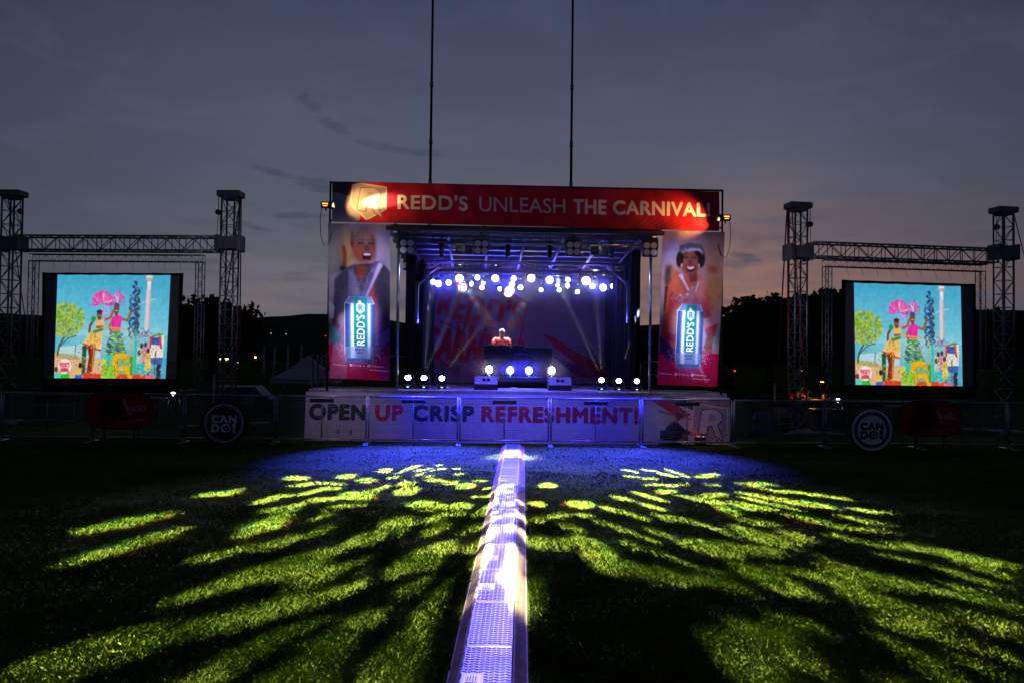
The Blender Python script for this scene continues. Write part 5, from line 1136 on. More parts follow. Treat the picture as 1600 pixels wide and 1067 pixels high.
ST[4] = [(0, 180, 180, 188, 15), (190, 210, 490, 250, 15), (250, 258, 430, 290, 22, 'P'), (150, 235, 250, 265, 12), (500, 290, 730, 325, 18), (430, 320, 700, 375, 18), (230, 320, 420, 365, 22, 'P'), (420, 375, 690, 400, 18), (0, 270, 180, 300, 22), (0, 310, 30, 330, 26, 'P'), (0, 380, 110, 430, 44), (90, 410, 300, 440, 50), (0, 470, 200, 490, 44), (200, 400, 330, 430, 34), (400, 410, 560, 440, 15), (560, 445, 760, 470, 13), (720, 455, 1050, 510, 26), (880, 480, 1274, 570, 42),
         (1000, 540, 1274, 620, 22), (640, 500, 860, 550, 17), (380, 510, 500, 560, 26), (400, 560, 600, 585, 44), (240, 560, 320, 590, 20), (0, 570, 340, 680, 52), (330, 580, 430, 620, 30), (420, 600, 700, 640, 44), (640, 600, 900, 650, 48), (860, 630, 1274, 740, 60), (500, 690, 830, 760, 52), (480, 650, 640, 690, 36), (640, 790, 930, 830, 50), (780, 800, 1000, 900, 60), (900, 560, 1200, 650, 22), (1000, 760, 1274, 830, 46), (1090, 820, 1274, 880, 34), (850, 760, 980, 800, 34), (0, 830, 200, 900, 70), (200, 780, 430, 860, 42), (180, 850, 330, 960, 50),
         (20, 930, 240, 1060, 100), (200, 930, 400, 1030, 76), (640, 870, 860, 960, 34), (700, 900, 1000, 1060, 42), (820, 1030, 1050, 1100, 36), (1100, 900, 1274, 1000, 34), (40, 1080, 300, 1180, 80), (1000, 950, 1274, 1100, 50), (700, 1080, 900, 1160, 50)]
DARK = [(2, 900, 600, 720, 1110, 90), (2, 720, 420, 260, 660, 34), (2, 560, 690, -20, 990, 46), (2, 880, 470, 640, 850, 50), (2, 640, 800, 320, 1090, 44), (2, 520, 385, 0, 550, 28), (2, 640, 370, 560, 470, 50), (1, 1415, 635, 560, 830, 28), (1, 1415, 735, 330, 1080, 40), (1, 1300, 960, 900, 1120, 46),
        (3, 700, 350, 1010, 440, 38), (3, 1000, 500, 1274, 560, 36), (3, 640, 460, 860, 560, 16), (4, 560, 800, 1274, 1020, 40), (4, 680, 650, 1274, 800, 28), (4, 0, 610, 480, 820, 60), (4, 480, 760, 640, 1120, 100), (4, 320, 500, 760, 610, 20), (4, 0, 905, 420, 1080, 22), (4, 560, 560, 1274, 720, 18), (4, 0, 350, 220, 420, 24), (3, 1090, 640, 1274, 720, 40)]
OFF = {1: 0, 2: 400, 3: 800, 4: 1150}
def stroke_canvas(only_p, ids, extra):
    c = Canvas((-120, 690, 1760, 1130), 1880, 440, '000000', 1)
    for i in ids:
        for s in ST[i]:
            if only_p and len(s) < 6: continue
            k = .3534; x0, y0, x1, y1 = OFF[i] + s[0] * k, 690 + s[1] * k, OFF[i] + s[2] * k, 690 + s[3] * k; ym = 690 + (s[1] + s[3]) * k / 2; w = s[4] * k * ((.70 + .26 * min(1, max(0, (ym - 770) / 150))) if not only_p else .9)
            dx, dy = x1 - x0, y1 - y0; L = math.hypot(dx, dy) + w * .8
            c.ell((x0 + x1) / 2, (y0 + y1) / 2, L / 2 * (.9 if only_p else 1.0), w / 2 * 1.16, 'ffffff', 1, math.atan2(dy, dx))
    for i, x0, y0, x1, y1, w in DARK:
        if i in ids and not only_p:
            k = .3534; x0, y0, x1, y1, w = OFF[i] + x0 * k, 690 + y0 * k, OFF[i] + x1 * k, 690 + y1 * k, w * k
            c.ell((x0 + x1) / 2, (y0 + y1) / 2, math.hypot(x1 - x0, y1 - y0) / 2, w / 2, '000000', 1, math.atan2(y1 - y0, x1 - x0))
    for (x, y, a, b, rot) in extra: c.ell(x, y, a, b, 'ffffff', 1, rot)
    return c.a[..., 0] > .5
def gobo(name, pos, aim, mask, dist=.08, half=1.30, N=760, parent=None):
    pos, aim = Vector(pos), Vector(aim); d = (aim - pos).normalized(); sx = d.cross(Vector((0, 0, 1))).normalized(); sy = sx.cross(d)
    t = (np.arange(N) + .5) / N * 2 - 1; A, B = np.meshgrid(t * half, t * half)
    D = np.array(d)[None, None] + A[..., None] * np.array(sx) + B[..., None] * np.array(sy)
    s = -(pos.z - .0) / D[..., 2]; ok = (D[..., 2] < -.02); G = np.array(pos) + D * s[..., None]
    px, py = project(G.reshape(-1, 3)); front = G.reshape(-1, 3)[:, 1] > 1.0
    wv = 2.2 * np.sin(px * .11 + py * .07) + 1.6 * np.sin(px * .047 - py * .19 + 2)
    i = ((px + wv + 120)).astype(int); j = ((py + .35 * wv - 690)).astype(int); inside = (i >= 0) & (i < mask.shape[1]) & (j >= 0) & (j < mask.shape[0]) & front & ok.reshape(-1)
    o = np.zeros(N * N, bool); o[inside] = mask[j[inside], i[inside]]; o = o.reshape(N, N)
    vs, fs = [], []; h = half / N
    C = lambda a, b: tuple(d * dist + sx * (a * dist) + sy * (b * dist))
    for r_ in range(N):
        row = o[r_]; edges = np.flatnonzero(np.diff(np.concatenate([[1], row.astype(int), [1]]))); b0_, b1_ = t[r_] * half - h, t[r_] * half + h
        for e0, e1 in zip(edges[::2], edges[1::2]):
            a0, a1 = -half + 2 * h * e0, -half + 2 * h * e1; k = len(vs); vs += [C(a0, b0_), C(a1, b0_), C(a1, b1_), C(a0, b1_)]; fs.append((k, k + 1, k + 2, k + 3))
    me = bpy.data.meshes.new(name); me.from_pydata(vs, [], fs); g = link(name, me, M['black'], parent)
    g.matrix_world = Matrix.Translation(pos); return g
def local_parent(o, root):
    o.parent = root; o.matrix_parent_inverse = (Matrix.Translation(root.location) @ root.rotation_euler.to_matrix().to_4x4()).inverted(); return o
fl = [o for o in bpy.data.objects if o.name.startswith('flood_light')]
fl.sort(key=lambda o: o.location.x)
posL = fl[0].location + Vector((0, -.20, -.10)); posR = fl[1].location + Vector((0, -.20, -.10))
EXR = [(745 + 0, 0, 1, 1, 0)] + [(740 + .178 * x, 690 + .178 * y, a, b, rt) for x, y, a, b, rt in ((222, 460, 4, 2, -.5), (200, 509, 4, 2, -.3), (176, 592, 4.5, 2.2, -.55), (154, 675, 4.5, 2.2, -.3), (142, 745, 5, 2.4, -.4), (120, 830, 5, 2.6, -.5), (95, 925, 6, 3.4, -.5), (78, 1010, 7, 4, -.5), (290, 434, 6, 2.0, 0), (290, 484, 6, 1.6, 0), (308, 599, 5, 2.4, 0), (280, 694, 5, 2, 0), (290, 822, 6, 3, 0))]
EXR += [(752, 888, 7, 14, .5), (742, 915, 6, 10, .4), (728, 950, 6, 8, .4)]
EXL = [(740 + .178 * x, 690 + .178 * y, a, b, rt) for x, y, a, b, rt in ((432, 568, 5.5, 3.2, .3), (432, 690, 5.5, 4, .3), (438, 842, 6, 6, .3), (350, 1020, 8, 3, .1))] + [(806, 884, 10, 12, 0), (811, 925, 11, 40, -.08), (815, 955, 9, 22, 0), (804, 912, 13, 28, .1)]
WARM = (1.0, .90, .55)
for nm, pos, aim, ids, ex in (('left', posL, Vector((4.0, 8.2, 0)), (3, 4), EXL), ('right', posR, Vector((-3.8, 8.2, 0)), (1, 2), EXR)):
    root = fl[0] if nm == 'left' else fl[1]
    local_parent(gobo('pattern_plate', pos, aim, stroke_canvas(False, ids, ex)), root)
    local_parent(spot('pattern_beam', pos, aim, 215000, WARM, 90, 1, .00036), root)
    p2_ = pos + Vector((.22, 0, 0)); local_parent(gobo('prism_plate', p2_, aim, stroke_canvas(True, ids, []), N=640), root)
    d = (aim - p2_).normalized(); sx = d.cross(Vector((0, 0, 1))).normalized() * (-1 if nm == 'left' else 1)
    for col, k in (((1, .12, .02), .0009), ((.30, 1, .10), 0), ((.06, .35, 1), -.0009)):
        local_parent(spot('prism_beam', p2_ + sx * k, aim + sx * k, 36000, col, 100, .05, .0003), root)

# ------------------------------------------------------------------ the other lights of the show, and added spots
W = STG.w
BL_ = (.10, .10, 1.0)
for u in (-2.1, 2.3): spot('blue_wash', W(u, -.2, 4.75), FEN.w(u * .9, -2.2, 0), 120000, (.012, .012, 1.0), 60, 1, .08)
spot('blue_flood', W(.2, -.2, 4.8), Vector((0, 9, 0)), 15000, (.16, .13, 1.0), 80, 1, .1)
spot('ramp_light', W(.05, -.2, 4.78), Vector((.04, 16.1, 0)), 20000, (1, .84, .58), 15, 1, .05)
# violet wash on backdrop, roof and deck
for u in (-2.0, .2, 2.3): spot('violet_wash', W(u, .5, 4.5), W(u * .9, 5.4, 2.7), 40, (.42, .18, 1.0), 75, 1, .1)
for u in (-2.1, .1, 2.4): spot('violet_uplight', W(u, 1.2, 1.5), W(u, 3.0, 4.9), 9, (.30, .16, 1.0), 120, 1, .1)
for u in (-2.4, 2.9): spot('violet_side', W(u, .35, 4.4), W(u * 1.4, -.6, 2.0), 70, (.45, .35, 1.0), 90, 1, .1)
spot('strut_light_left', W(-1.6, 1.5, 2.2), W(-2.6, .8, 3.4), 300, (.14, .12, 1), 45, .8, .05); spot('strut_light_right', W(2.1, 1.5, 2.2), W(3.1, .8, 3.6), 260, (.14, .12, 1), 45, .8, .05)
# added spots without fixtures that brighten the fascia and barrier tops
for u in (-.6, .9): spot('blue_front_fill', W(u, -1.5, 5.0), W(u, -.4, .9), 1900, (.12, .10, 1.0), 66, 1, .1)
for u, c_ in ((-3.9, (.85, .62, .95)), (4.3, (.75, .58, 1.0))): spot('violet_front_fill', W(u, -2.6, 5.0), W(u, -.1, .8), 330, c_, 38, 1, .1)
# key light on the DJ
uD = Su(783.5, 530, 3.6)
spot('dj_key', W(uD - 1.2, 4.2, 4.3), W(uD, 3.9, 2.6), 5500, (1, .9, .95), 16, .6, .04); spot('dj_key_right', W(uD + 1.1, 4.3, 4.3), W(uD, 3.9, 2.6), 5500, (1, .85, .9), 16, .6, .04); spot('dj_front', W(uD + .3, .5, 4.5), W(uD, 3.8, 2.45), 420, (1, .5, .5), 14, .8, .05)
# beams in the smoke
def beam(px, py, v, tx, ty, tv, power=30000, size=3.0):
    u, z = STG.px(px, py, v); a = W(u, v - .03, z); u2, z2 = STG.px(tx, ty, tv); spot('smoke_beam', a, W(u2, tv, z2), power, (.85, .9, 1), size, .3, .02)
for a in ((662.5, 586, .44, 672, 480, 3.0), (662.5, 586, .40, 700, 500, 3.2), (690.5, 586, .40, 760, 500, 3.4), (940, 590, .40, 890, 480, 3.0), (940, 590, .40, 932, 470, 3.2), (967, 591, .40, 1003, 470, 1.6), (637.5, 586, .40, 622, 560, .9), (995, 591, .40, 1030, 560, .9)): beam(*a)
for a in ((753, 452, 4.3, 735, 500, 3.4), (813, 452, 4.3, 822, 520, 3.6), (813, 452, 4.3, 805, 520, 3.6), (874, 456, 4.3, 925, 540, 3.2), (874, 456, 4.3, 905, 540, 3.4)): beam(*a, power=3500)
# work lamps clamped to the scaffold, shining on the banner
def work_lamp(px, py, sg, label):
    v = -.30; u, z = STG.px(px, py, v); root = sroot('work_lamp', u, v, z, label, 'lamp', 'halogen work lamps on the scaffold')
    h = MB(); h.cbox((0, 0, 0), (.22, .16, .14), .02); h.cbox((sg * .16, .02, 0), (.12, .12, .17), .02); h.build('housing', M['black'], root)
    t = MB(); t.box((0, -.083, .02), (.13, .008, .02)); t.box((0, -.083, -.03), (.10, .008, .012)); t.build('tube', E['halo'], root)
    b = MB(); b.tube((0, 0, -.07), (0, .05, -.12), .02, 6); b.tube((sg * .1, .25, 0), (0, .06, -.02), .018, 6); b.build('bracket', M['steel'], root)
    c = MB(); c.path([(-sg * .09, 0, -.05), (-sg * .13, .02, -.3), (-sg * .12, .05, -.7), (-sg * .05, .10, -.95), (sg * .06, .2, -.88), (sg * .12, .24, -.6)], .009, 5); c.build('cable', M['black'], root)
    return u, v, z
u, v, z = work_lamp(509, 321, 1, 'black halogen work lamp glowing beside the shield on the top banner'); t = STG.px(578, 316, -.02)
spot('halogen_beam', W(u + .14, -.40, z - .02), W(STG.u(572, 317), -.02, STG.z(572, 317)), 240, (1, .50, .18), 76, 1, .03)
spot('halogen_beam', W(u + .12, -.5, z - .02), W(STG.u(588, 316), -.02, STG.z(588, 316)), 1700, (1, .66, .34), 20, 1, .03)
u, v, z = work_lamp(1134, 341, -1, 'black halogen work lamp glowing at the right end of the top banner'); t = STG.px(1082, 352, -.02)
spot('halogen_beam', W(u - .14, -.42, z - .06), W(STG.u(1078, 343), -.02, STG.z(1078, 343)), 230, (1, .42, .11), 78, 1, .03)
# spots added to brighten the posters, the softer ones in place of skylight
for x, y, pw_ in ((561, 510, 1500), (1081, 524, 1500)):
    a = STG.px(x, y, -.06); spot('poster_light', W(a[0] + (.9 if x < 800 else -.9), -1.6, 4.9), W(a[0], -.06, a[1]), pw_, (.55, .70, 1.0), 24, 1, .05)
    spot('poster_sky_fill', W(a[0] + (1.2 if x < 800 else -1.2), -2.2, 4.2), W(a[0], -.06, a[1] + 1.3), 250, (.88, .74, 1.0), 62, 1, .1)
# stage smoke
def smoke():
    mb = MB(); L, Rr = IL + .35, IR - .35; mb.box(((L + Rr) / 2, 3.0, 3.0), (Rr - L, 4.7, 3.3)); m = bpy.data.materials.new('stage_smoke'); m.use_nodes = True; g = NG(m.node_tree)
    out = g.n('ShaderNodeOutputMaterial'); pv = g.n('ShaderNodeVolumePrincipled', ins={'Color': (.9, .9, 1, 1), 'Density': .0065, 'Anisotropy': .3}); g.nt.links.new(pv.outputs[0], out.inputs['Volume'])
    o = mb.build('haze', m, None); o.location = STG.o; o.rotation_euler = (0, 0, STG.phi); tag(o, kind='stuff')
smoke()
def bloom_haze(u0, u1, v0, v1, z0, z1, dens):
    """haze added round a row of lamps to stand in for lens bloom, thinning out to nothing at its edges"""
    mb = MB(); mb.box(((u0 + u1) / 2, (v0 + v1) / 2, (z0 + z1) / 2), (u1 - u0, v1 - v0, z1 - z0)); m = bpy.data.materials.new('bloom_haze'); m.use_nodes = True; g = NG(m.node_tree)
    out = g.n('ShaderNodeOutputMaterial'); gen = g.n('ShaderNodeTexCoord').outputs['Generated']; s = g.n('ShaderNodeSeparateXYZ', ins={0: gen}).outputs
    f = None
    for ax, k in ((0, 8.0), (1, 2.2), (2, 2.2)):
        d = g.math('SUBTRACT', .5, g.math('ABSOLUTE', g.math('SUBTRACT', s[ax], .5))); e = g.math('MINIMUM', g.math('MULTIPLY', d, k), 1.0); f = e if f is None else g.math('MULTIPLY', f, e)
    pv = g.n('ShaderNodeVolumePrincipled', ins={'Color': (.9, .9, 1, 1), 'Density': g.math('MULTIPLY', f, dens), 'Anisotropy': .5}); g.nt.links.new(pv.outputs[0], out.inputs['Volume'])
    o = mb.build('haze', m, None); o.location = STG.o; o.rotation_euler = (0, 0, STG.phi); tag(o, kind='stuff')
z_ = STG.z(815, 440, 3.8); bloom_haze(STG.u(655, 440, 3.8), STG.u(980, 440, 3.8), 3.05, 4.25, z_ - .75, z_ + .6, .19)  # added haze that gives the lamps their bloom halo
z_ = STG.z(812, 578, 2.2); bloom_haze(STG.u(735, 578, 2.2), STG.u(895, 578, 2.2), 1.6, 2.6, z_ - .42, z_ + .5, .20)
# ================================================================== DJ, PEOPLE
def skin_mesh(name, J, bones, rad, mat, parent, sub=2, root=None):
    me = bpy.data.meshes.new(name); names = list(J); me.from_pydata([J[k] for k in names], [(names.index(a), names.index(b)) for a, b in bones], [])
    o = bpy.data.objects.new(name, me); COL.objects.link(o); o.modifiers.new('grow', 'SKIN').use_smooth_shade = True; s = o.modifiers.new('round', 'SUBSURF'); s.levels = sub; s.render_levels = sub
    for i, k in enumerate(names):
        r = rad[k] if k in rad else .05; me.skin_vertices[0].data[i].radius = r if isinstance(r, tuple) else (r, r); me.skin_vertices[0].data[i].use_root = (k == (root or names[0]))
    bpy.context.view_layer.update(); m2 = bpy.data.meshes.new_from_object(o.evaluated_get(bpy.context.evaluated_depsgraph_get())); m2.name = name
    bpy.data.objects.remove(o); bpy.data.meshes.remove(me); m2.polygons.foreach_set('use_smooth', [True] * len(m2.polygons)); return link(name, m2, mat, parent)
def join_into(o, others):
    bm = bmesh.new(); bm.from_mesh(o.data)
    for q in others: bm.from_mesh(q.data); d = q.data; bpy.data.objects.remove(q); bpy.data.meshes.remove(d)
    bm.to_mesh(o.data); bm.free(); return o
V3 = Vector
def person(root, J, look, shirt, trousers, shoes, hairlen=.5, sleeves='short', mats=None, hood=False):
    """J: pelvis, chest, neck, head, shoulder/elbow/wrist/hand and hip/knee/ankle/toe with _l and _r"""
    mats = mats or {}; J = {k: V3(v) for k, v in J.items()}
    J['belly'] = J['pelvis'].lerp(J['chest'], .5); J['crown'] = J['head'] + (J['head'] - J['neck']).normalized() * .085
    rad = dict(pelvis=(.125, .095), belly=(.115, .085), chest=(.135, .095), neck=.052, head=(.074, .088), crown=(.058, .07))
    bones = [('pelvis', 'belly'), ('belly', 'chest'), ('chest', 'neck'), ('neck', 'head'), ('head', 'crown')]
    for s in 'lr':
        rad.update({'shoulder_' + s: .058, 'elbow_' + s: .040, 'wrist_' + s: .028, 'hand_' + s: (.036, .018), 'hip_' + s: .088, 'knee_' + s: .056, 'ankle_' + s: .038, 'toe_' + s: .030})
        bones += [('chest', 'shoulder_' + s), ('shoulder_' + s, 'elbow_' + s), ('elbow_' + s, 'wrist_' + s), ('wrist_' + s, 'hand_' + s), ('pelvis', 'hip_' + s), ('hip_' + s, 'knee_' + s), ('knee_' + s, 'ankle_' + s), ('ankle_' + s, 'toe_' + s)]
    body = skin_mesh('body', J, bones, rad, mats.get('skin', M['skin']), root, root='pelvis')
    ex = []
    for s in 'lr':          # five fingers, curled
        h, w = J['hand_' + s], J['wrist_' + s]; f = (h - w).normalized(); side = f.cross(V3((0, 0, 1))); side = side.normalized() if side.length > .1 else V3((1, 0, 0)); dn = side.cross(f).normalized(); dn = dn if dn.z < 0 else -dn
        sg = 1 if s == 'l' else -1
        for k, (o_, L) in enumerate(((-.027, .070), (-.009, .080), (.009, .076), (.026, .060))):
            b0 = h - f * .01 + side * o_; P = {'a': b0, 'b': b0 + f * L * .45 + dn * .006, 'c': b0 + f * L * .8 + dn * .024, 'd': b0 + f * L * .95 + dn * .046}
            ex.append(skin_mesh('finger', P, [('a', 'b'), ('b', 'c'), ('c', 'd')], dict(a=.009, b=.009, c=.008, d=.007), None, None, 1))
        b0 = w.lerp(h, .45) + side * (.028 * sg); P = {'a': b0, 'b': b0 + side * (.03 * sg) + f * .03 + dn * .01, 'c': b0 + side * (.034 * sg) + f * .062 + dn * .02}
        ex.append(skin_mesh('thumb', P, [('a', 'b'), ('b', 'c')], dict(a=.011, b=.010, c=.008), None, None, 1))
    look = V3(look).normalized(); up = (J['crown'] - J['neck']).normalized(); rt = look.cross(up).normalized(); look = up.cross(rt).normalized(); hd = J['head']
    fm = MB()
    nose = [hd + look * .085 + up * .035, hd + look * .115 - up * .012, hd + look * .09 - up * .02]; fm.path(nose, [.008, .016, .010], 8)
    for q in (-1, 1):
        fm.lathe([(.002, -.012), (.022, -.008), (.028, 0), (.022, .008), (.002, .012)], hd + rt * (.078 * q) - look * .005, 'X', 10)
    fm.path([hd + look * .088 - up * .05 + rt * .026, hd + look * .097 - up * .052, hd + look * .088 - up * .05 - rt * .026], [.005, .009, .005], 8)
    fo = fm.build('face', None, None); ex.append(fo); join_into(body, ex)
    for q in (-1, 1): MB().lathe([(.001, -.010), (.008, -.007), (.011, 0), (.008, .007), (.001, .010)], hd + look * .078 + rt * (.032 * q) + up * .012, 'Z', 10).build('eye', M['glass'], root)
    hr = MB(); n, rings = 20, []
    for i in range(9):
        a = -.25 + i * (math.pi / 2 + .25) / 8; ring = []
        for k in range(n):
            t = 2 * math.pi * k / n; c_, s_ = math.cos(t), math.sin(t); fr = max(0, c_); lift = .050 * fr * max(0, 1 - i / 5)
            ring.append(hd + up * (.03 + math.sin(a) * .098 + lift) + look * (c_ * math.cos(a) * .097 - .012) + rt * (s_ * math.cos(a) * .088))
        rings.append(ring)
    hr.loft(rings, True); hr.build('hair', mats.get('hair', M['hair']), root)
    g = .016
    SJ = {k: J[k] for k in ('pelvis', 'belly', 'chest')}; SJ['collar'] = J['chest'].lerp(J['neck'], .72); sb = [('pelvis', 'belly'), ('belly', 'chest'), ('chest', 'collar')]; sr = dict(pelvis=(.142, .112), belly=(.133, .103), chest=(.152, .112), collar=.064)
    for s in 'lr':
        SJ['shoulder_' + s] = J['shoulder_' + s]; sb.append(('chest', 'shoulder_' + s)); sr['shoulder_' + s] = .074
        if sleeves == 'short': SJ['cuff_' + s] = J['shoulder_' + s].lerp(J['elbow_' + s], .72); sb.append(('shoulder_' + s, 'cuff_' + s)); sr['cuff_' + s] = .060
        else:
            SJ['elbow_' + s] = J['elbow_' + s]; SJ['cuff_' + s] = J['elbow_' + s].lerp(J['wrist_' + s], .9); sb += [('shoulder_' + s, 'elbow_' + s), ('elbow_' + s, 'cuff_' + s)]; sr['elbow_' + s] = .060; sr['cuff_' + s] = .044
    skin_mesh('shirt' if sleeves == 'short' else 'jacket', SJ, sb, sr, shirt, root, root='pelvis')
    TJ = {'pelvis': J['pelvis']}; tb = []; tr = dict(pelvis=(.138, .108))
    for s in 'lr':
        TJ.update({'hip_' + s: J['hip_' + s], 'knee_' + s: J['knee_' + s], 'hem_' + s: J['knee_' + s].lerp(J['ankle_' + s], .95)}); tb += [('pelvis', 'hip_' + s), ('hip_' + s, 'knee_' + s), ('knee_' + s, 'hem_' + s)]; tr.update({'hip_' + s: .104, 'knee_' + s: .074, 'hem_' + s: .060})
    skin_mesh('trousers', TJ, tb, tr, trousers, root, root='pelvis')
    for s in 'lr':
        a, t = J['ankle_' + s], J['toe_' + s]; d = (t - a); d.z = 0; d = d.normalized()
        P = {'a': V3((a.x, a.y, t.z)) - d * .05, 'b': V3((a.x, a.y, t.z + .02)) + d * .03, 'c': t + d * .05}; skin_mesh('shoe', P, [('a', 'b'), ('b', 'c')], dict(a=.045, b=.05, c=.036), shoes, root, 1)
    return root
# DJ table
vT = 3.0
tl, tr_ = Su(757, 545, vT), Su(862.5, 545, vT); zt = Sz(810, 543, vT)
tb = sroot('dj_table', (tl + tr_) / 2, vT, DZ, 'dark blue draped DJ table with an outlined R badge in front', 'table'); TW = tr_ - tl; TH = zt - DZ
def table():
    c = Canvas((757, 543, 863, 598), 220, 116, '0c1030', 2)
    ln = '3a44a0'; P = [(805, 556), (807, 552), (822, 552), (838, 557), (838, 590), (822, 597), (805, 590)]
    c.line(P + P[:1], .9, ln); c.line([(803, 556), (812, 547), (820, 545), (828, 549), (833, 553)], .9, ln); c.line([(806, 557), (837, 558)], .6, ln, .7)
    c.text('R', 812, 560, 18, 26, '28327c', bold=.04); c.text('R', 813.5, 562, 15, 22, '141a48', bold=.02); c.noise(.015, 3, 2, True)
    fl_ = lambda u, v: (np.array([0, 1.0, 0]) * (.012 * np.sin(u * 42) * v)[..., None])
    c.sheet('front_cloth', [(-TW / 2, -.022, TH), (TW / 2, -.022, TH), (-TW / 2, -.022, .02), (TW / 2, -.022, .02)], printmat('table_cloth', rough=.9), tb, wave=fl_)
    MB().cbox((0, .38, TH - .02), (TW, .78, .04), .008).build('tabletop', M['black'], tb)
    for sx in (-1, 1):
        MB().box((sx * (TW / 2 - .008), .38, TH / 2 - .02), (.012, .76, TH - .06)).build('side_cloth', M['navy'], tb)
        for y in (.06, .70): MB().tube((sx * (TW / 2 - .06), y, 0), (sx * (TW / 2 - .06), y, TH - .04), .02, 8).build('leg', M['steel'], tb)
table()
mx = sroot('dj_mixer', Su(786, 543, vT + .4), vT + .40, zt, 'black mixer and decks lying on the DJ table', 'mixer')
m_ = MB(); m_.cbox((0, 0, .04), (.34, .34, .08), .012); m_.build('mixer_body', M['black'], mx)
for sx in (-.42, .42):
    d = MB(); d.cbox((sx, 0, .035), (.36, .34, .07), .012); d.build('deck_body', M['black'], mx); p = MB(); p.lathe([(.13, .07), (.13, .082), (.12, .088), (.01, .088)], (sx, 0, 0), 'Z', 24); p.build('platter', M['grey'], mx)
k = MB()
for i in range(4):
    for j in range(3): k.lathe([(.012, .078), (.010, .10), (.004, .102)], (-.1 + i * .066, -.1 + j * .08, 0), 'Z', 8)
k.build('knobs', M['grey'], mx)
dj = sroot('person', Su(783.5, 540, 3.95), 3.95, DZ, 'DJ in a red short sleeved shirt bending over the table', 'person')
q = TH
person(dj, dict(pelvis=(0, .10, .93), chest=(0, .0, 1.26), neck=(0, -.06, 1.41), head=(.01, -.13, 1.52), shoulder_l=(.20, .0, 1.335), shoulder_r=(-.20, .0, 1.335), elbow_l=(.285, -.10, 1.13), elbow_r=(-.285, -.10, 1.13), wrist_l=(.10, -.32, q + .075), wrist_r=(-.10, -.32, q + .075), hand_l=(.05, -.39, q + .10), hand_r=(-.05, -.39, q + .10),
    hip_l=(.10, .1, .88), hip_r=(-.10, .1, .88), knee_l=(.12, .06, .48), knee_r=(-.12, .06, .48), ankle_l=(.13, .12, .09), ankle_r=(-.13, .12, .09), toe_l=(.15, -.03, .04), toe_r=(-.15, -.03, .04)), (.15, -1, -.65), M['shirt'], M['trousers'], M['black'])
# monitor wedges
for n, (x0, x1, y0, y1) in enumerate(((741.5, 778, 587, 610), (857.5, 893.5, 589, 612))):
    v = .55; ua, zt_ = STG.px(x0, y0, v); ub, _ = STG.px(x1, y0, v); wdt = ub - ua; h = zt_ - DZ
    r = sroot('monitor_speaker', (ua + ub) / 2, v, DZ, f'grey fronted wedge monitor speaker at the stage edge, {"left" if n == 0 else "right"} of the DJ lamps', 'speaker', 'wedge monitors on the stage')
    b = MB(); hw = wdt / 2; pr = [(-.02, .0), (-.02, h * .40), (.16, h), (.36, h), (.40, .0)]
    b._add([(-hw, y, z) for y, z in pr] + [(hw, y, z) for y, z in pr], [(0, 1, 2, 3, 4), (9, 8, 7, 6, 5)] + [(i, (i + 1) % 5, (i + 1) % 5 + 5, i + 5) for i in range(5)]); b.build('cabinet', M['black'], r)
    g_ = MB(); n0 = V3((0, -.96, .28)); g_._add([(-hw + .01, -.026, h * .42), (hw - .01, -.026, h * .42), (hw - .01, .152, h * .995), (-hw + .01, .152, h * .995)], [(0, 1, 2, 3)]); g_.build('grille', M['grey'], r)
    for sx in (-.055, .055): c = MB(); c.cbox((sx, .05, h * .74), (.085, .05, .075), .012); c.build('handle', M['rubber'], r)
# cable on the deck front
for pts, lab in (([(792, 609), (800, 604), (806, 607), (814, 609), (830, 610)], 'pale cable coil lying at the middle of the stage edge'), ([(903, 612), (912, 608), (924, 611), (934, 606), (946, 611), (958, 607), (972, 612)], 'pale cable running along the deck by the right floor lights')):
    P = []
    for (a, b) in pts: u, _ = STG.px(a, b, .25); P.append(STG.w(u, .25 + .12 * math.sin(a), DZ + .015 + (.05 if a in (800, 806) else 0)))
    tag(MB().path(P, .014, 6).build('cable', M['white']), lab, 'cable', 'loose cables on the deck')
# the crouching man
v = -.32; uc = Su(1050, 690, v)
cm = sroot('person', uc, v, 0, 'man in a dark blue jacket crouching before the R badge', 'person')
person(cm, dict(pelvis=(-.13, 0, .23), chest=(.02, 0, .47), neck=(.10, 0, .58), head=(.155, .0, .66), shoulder_l=(.06, .17, .50), shoulder_r=(.06, -.17, .50), elbow_l=(.25, .19, .33), elbow_r=(.24, -.20, .33), wrist_l=(.44, .10, .31), wrist_r=(.44, -.10, .29), hand_l=(.52, .06, .30), hand_r=(.52, -.06, .28),
    hip_l=(-.12, .10, .23), hip_r=(-.12, -.10, .23), knee_l=(.24, .18, .36), knee_r=(.20, -.2, .34), ankle_l=(.04, .16, .09), ankle_r=(.02, -.17, .09), toe_l=(.18, .18, .04), toe_r=(.16, -.2, .04)), (1, -.15, -.45), M['jacket'], M['trousers'], M['black'], sleeves='long')
bx = sroot('control_box', uc + .68, v, 0, 'small control box with red and white lights by the crouching man', 'box')
MB().cbox((0, 0, .10), (.22, .2, .2), .015).build('body', M['black'], bx); MB().box((-.05, -.02, .205), (.05, .03, .012)).build('red_light', E['ember'], bx); MB().box((.07, -.02, .205), (.02, .03, .02)).build('white_light', E['pale'], bx)
l = bpy.data.lights.new('box_glow', 'POINT'); l.energy = .9; l.color = (1, .12, .12); l.shadow_soft_size = .02; lo = bpy.data.objects.new('box_glow', l); COL.objects.link(lo); lo.location = STG.w(uc + .60, v - .12, .32)

# ================================================================== BEHIND AND BESIDE THE STAGE
def X(px, Y): return (px - 800) / 1220 * Y
def Zp(px, py, Y): return 2 + (561 + (px - 800) * .012 - py) / 1220 * Y
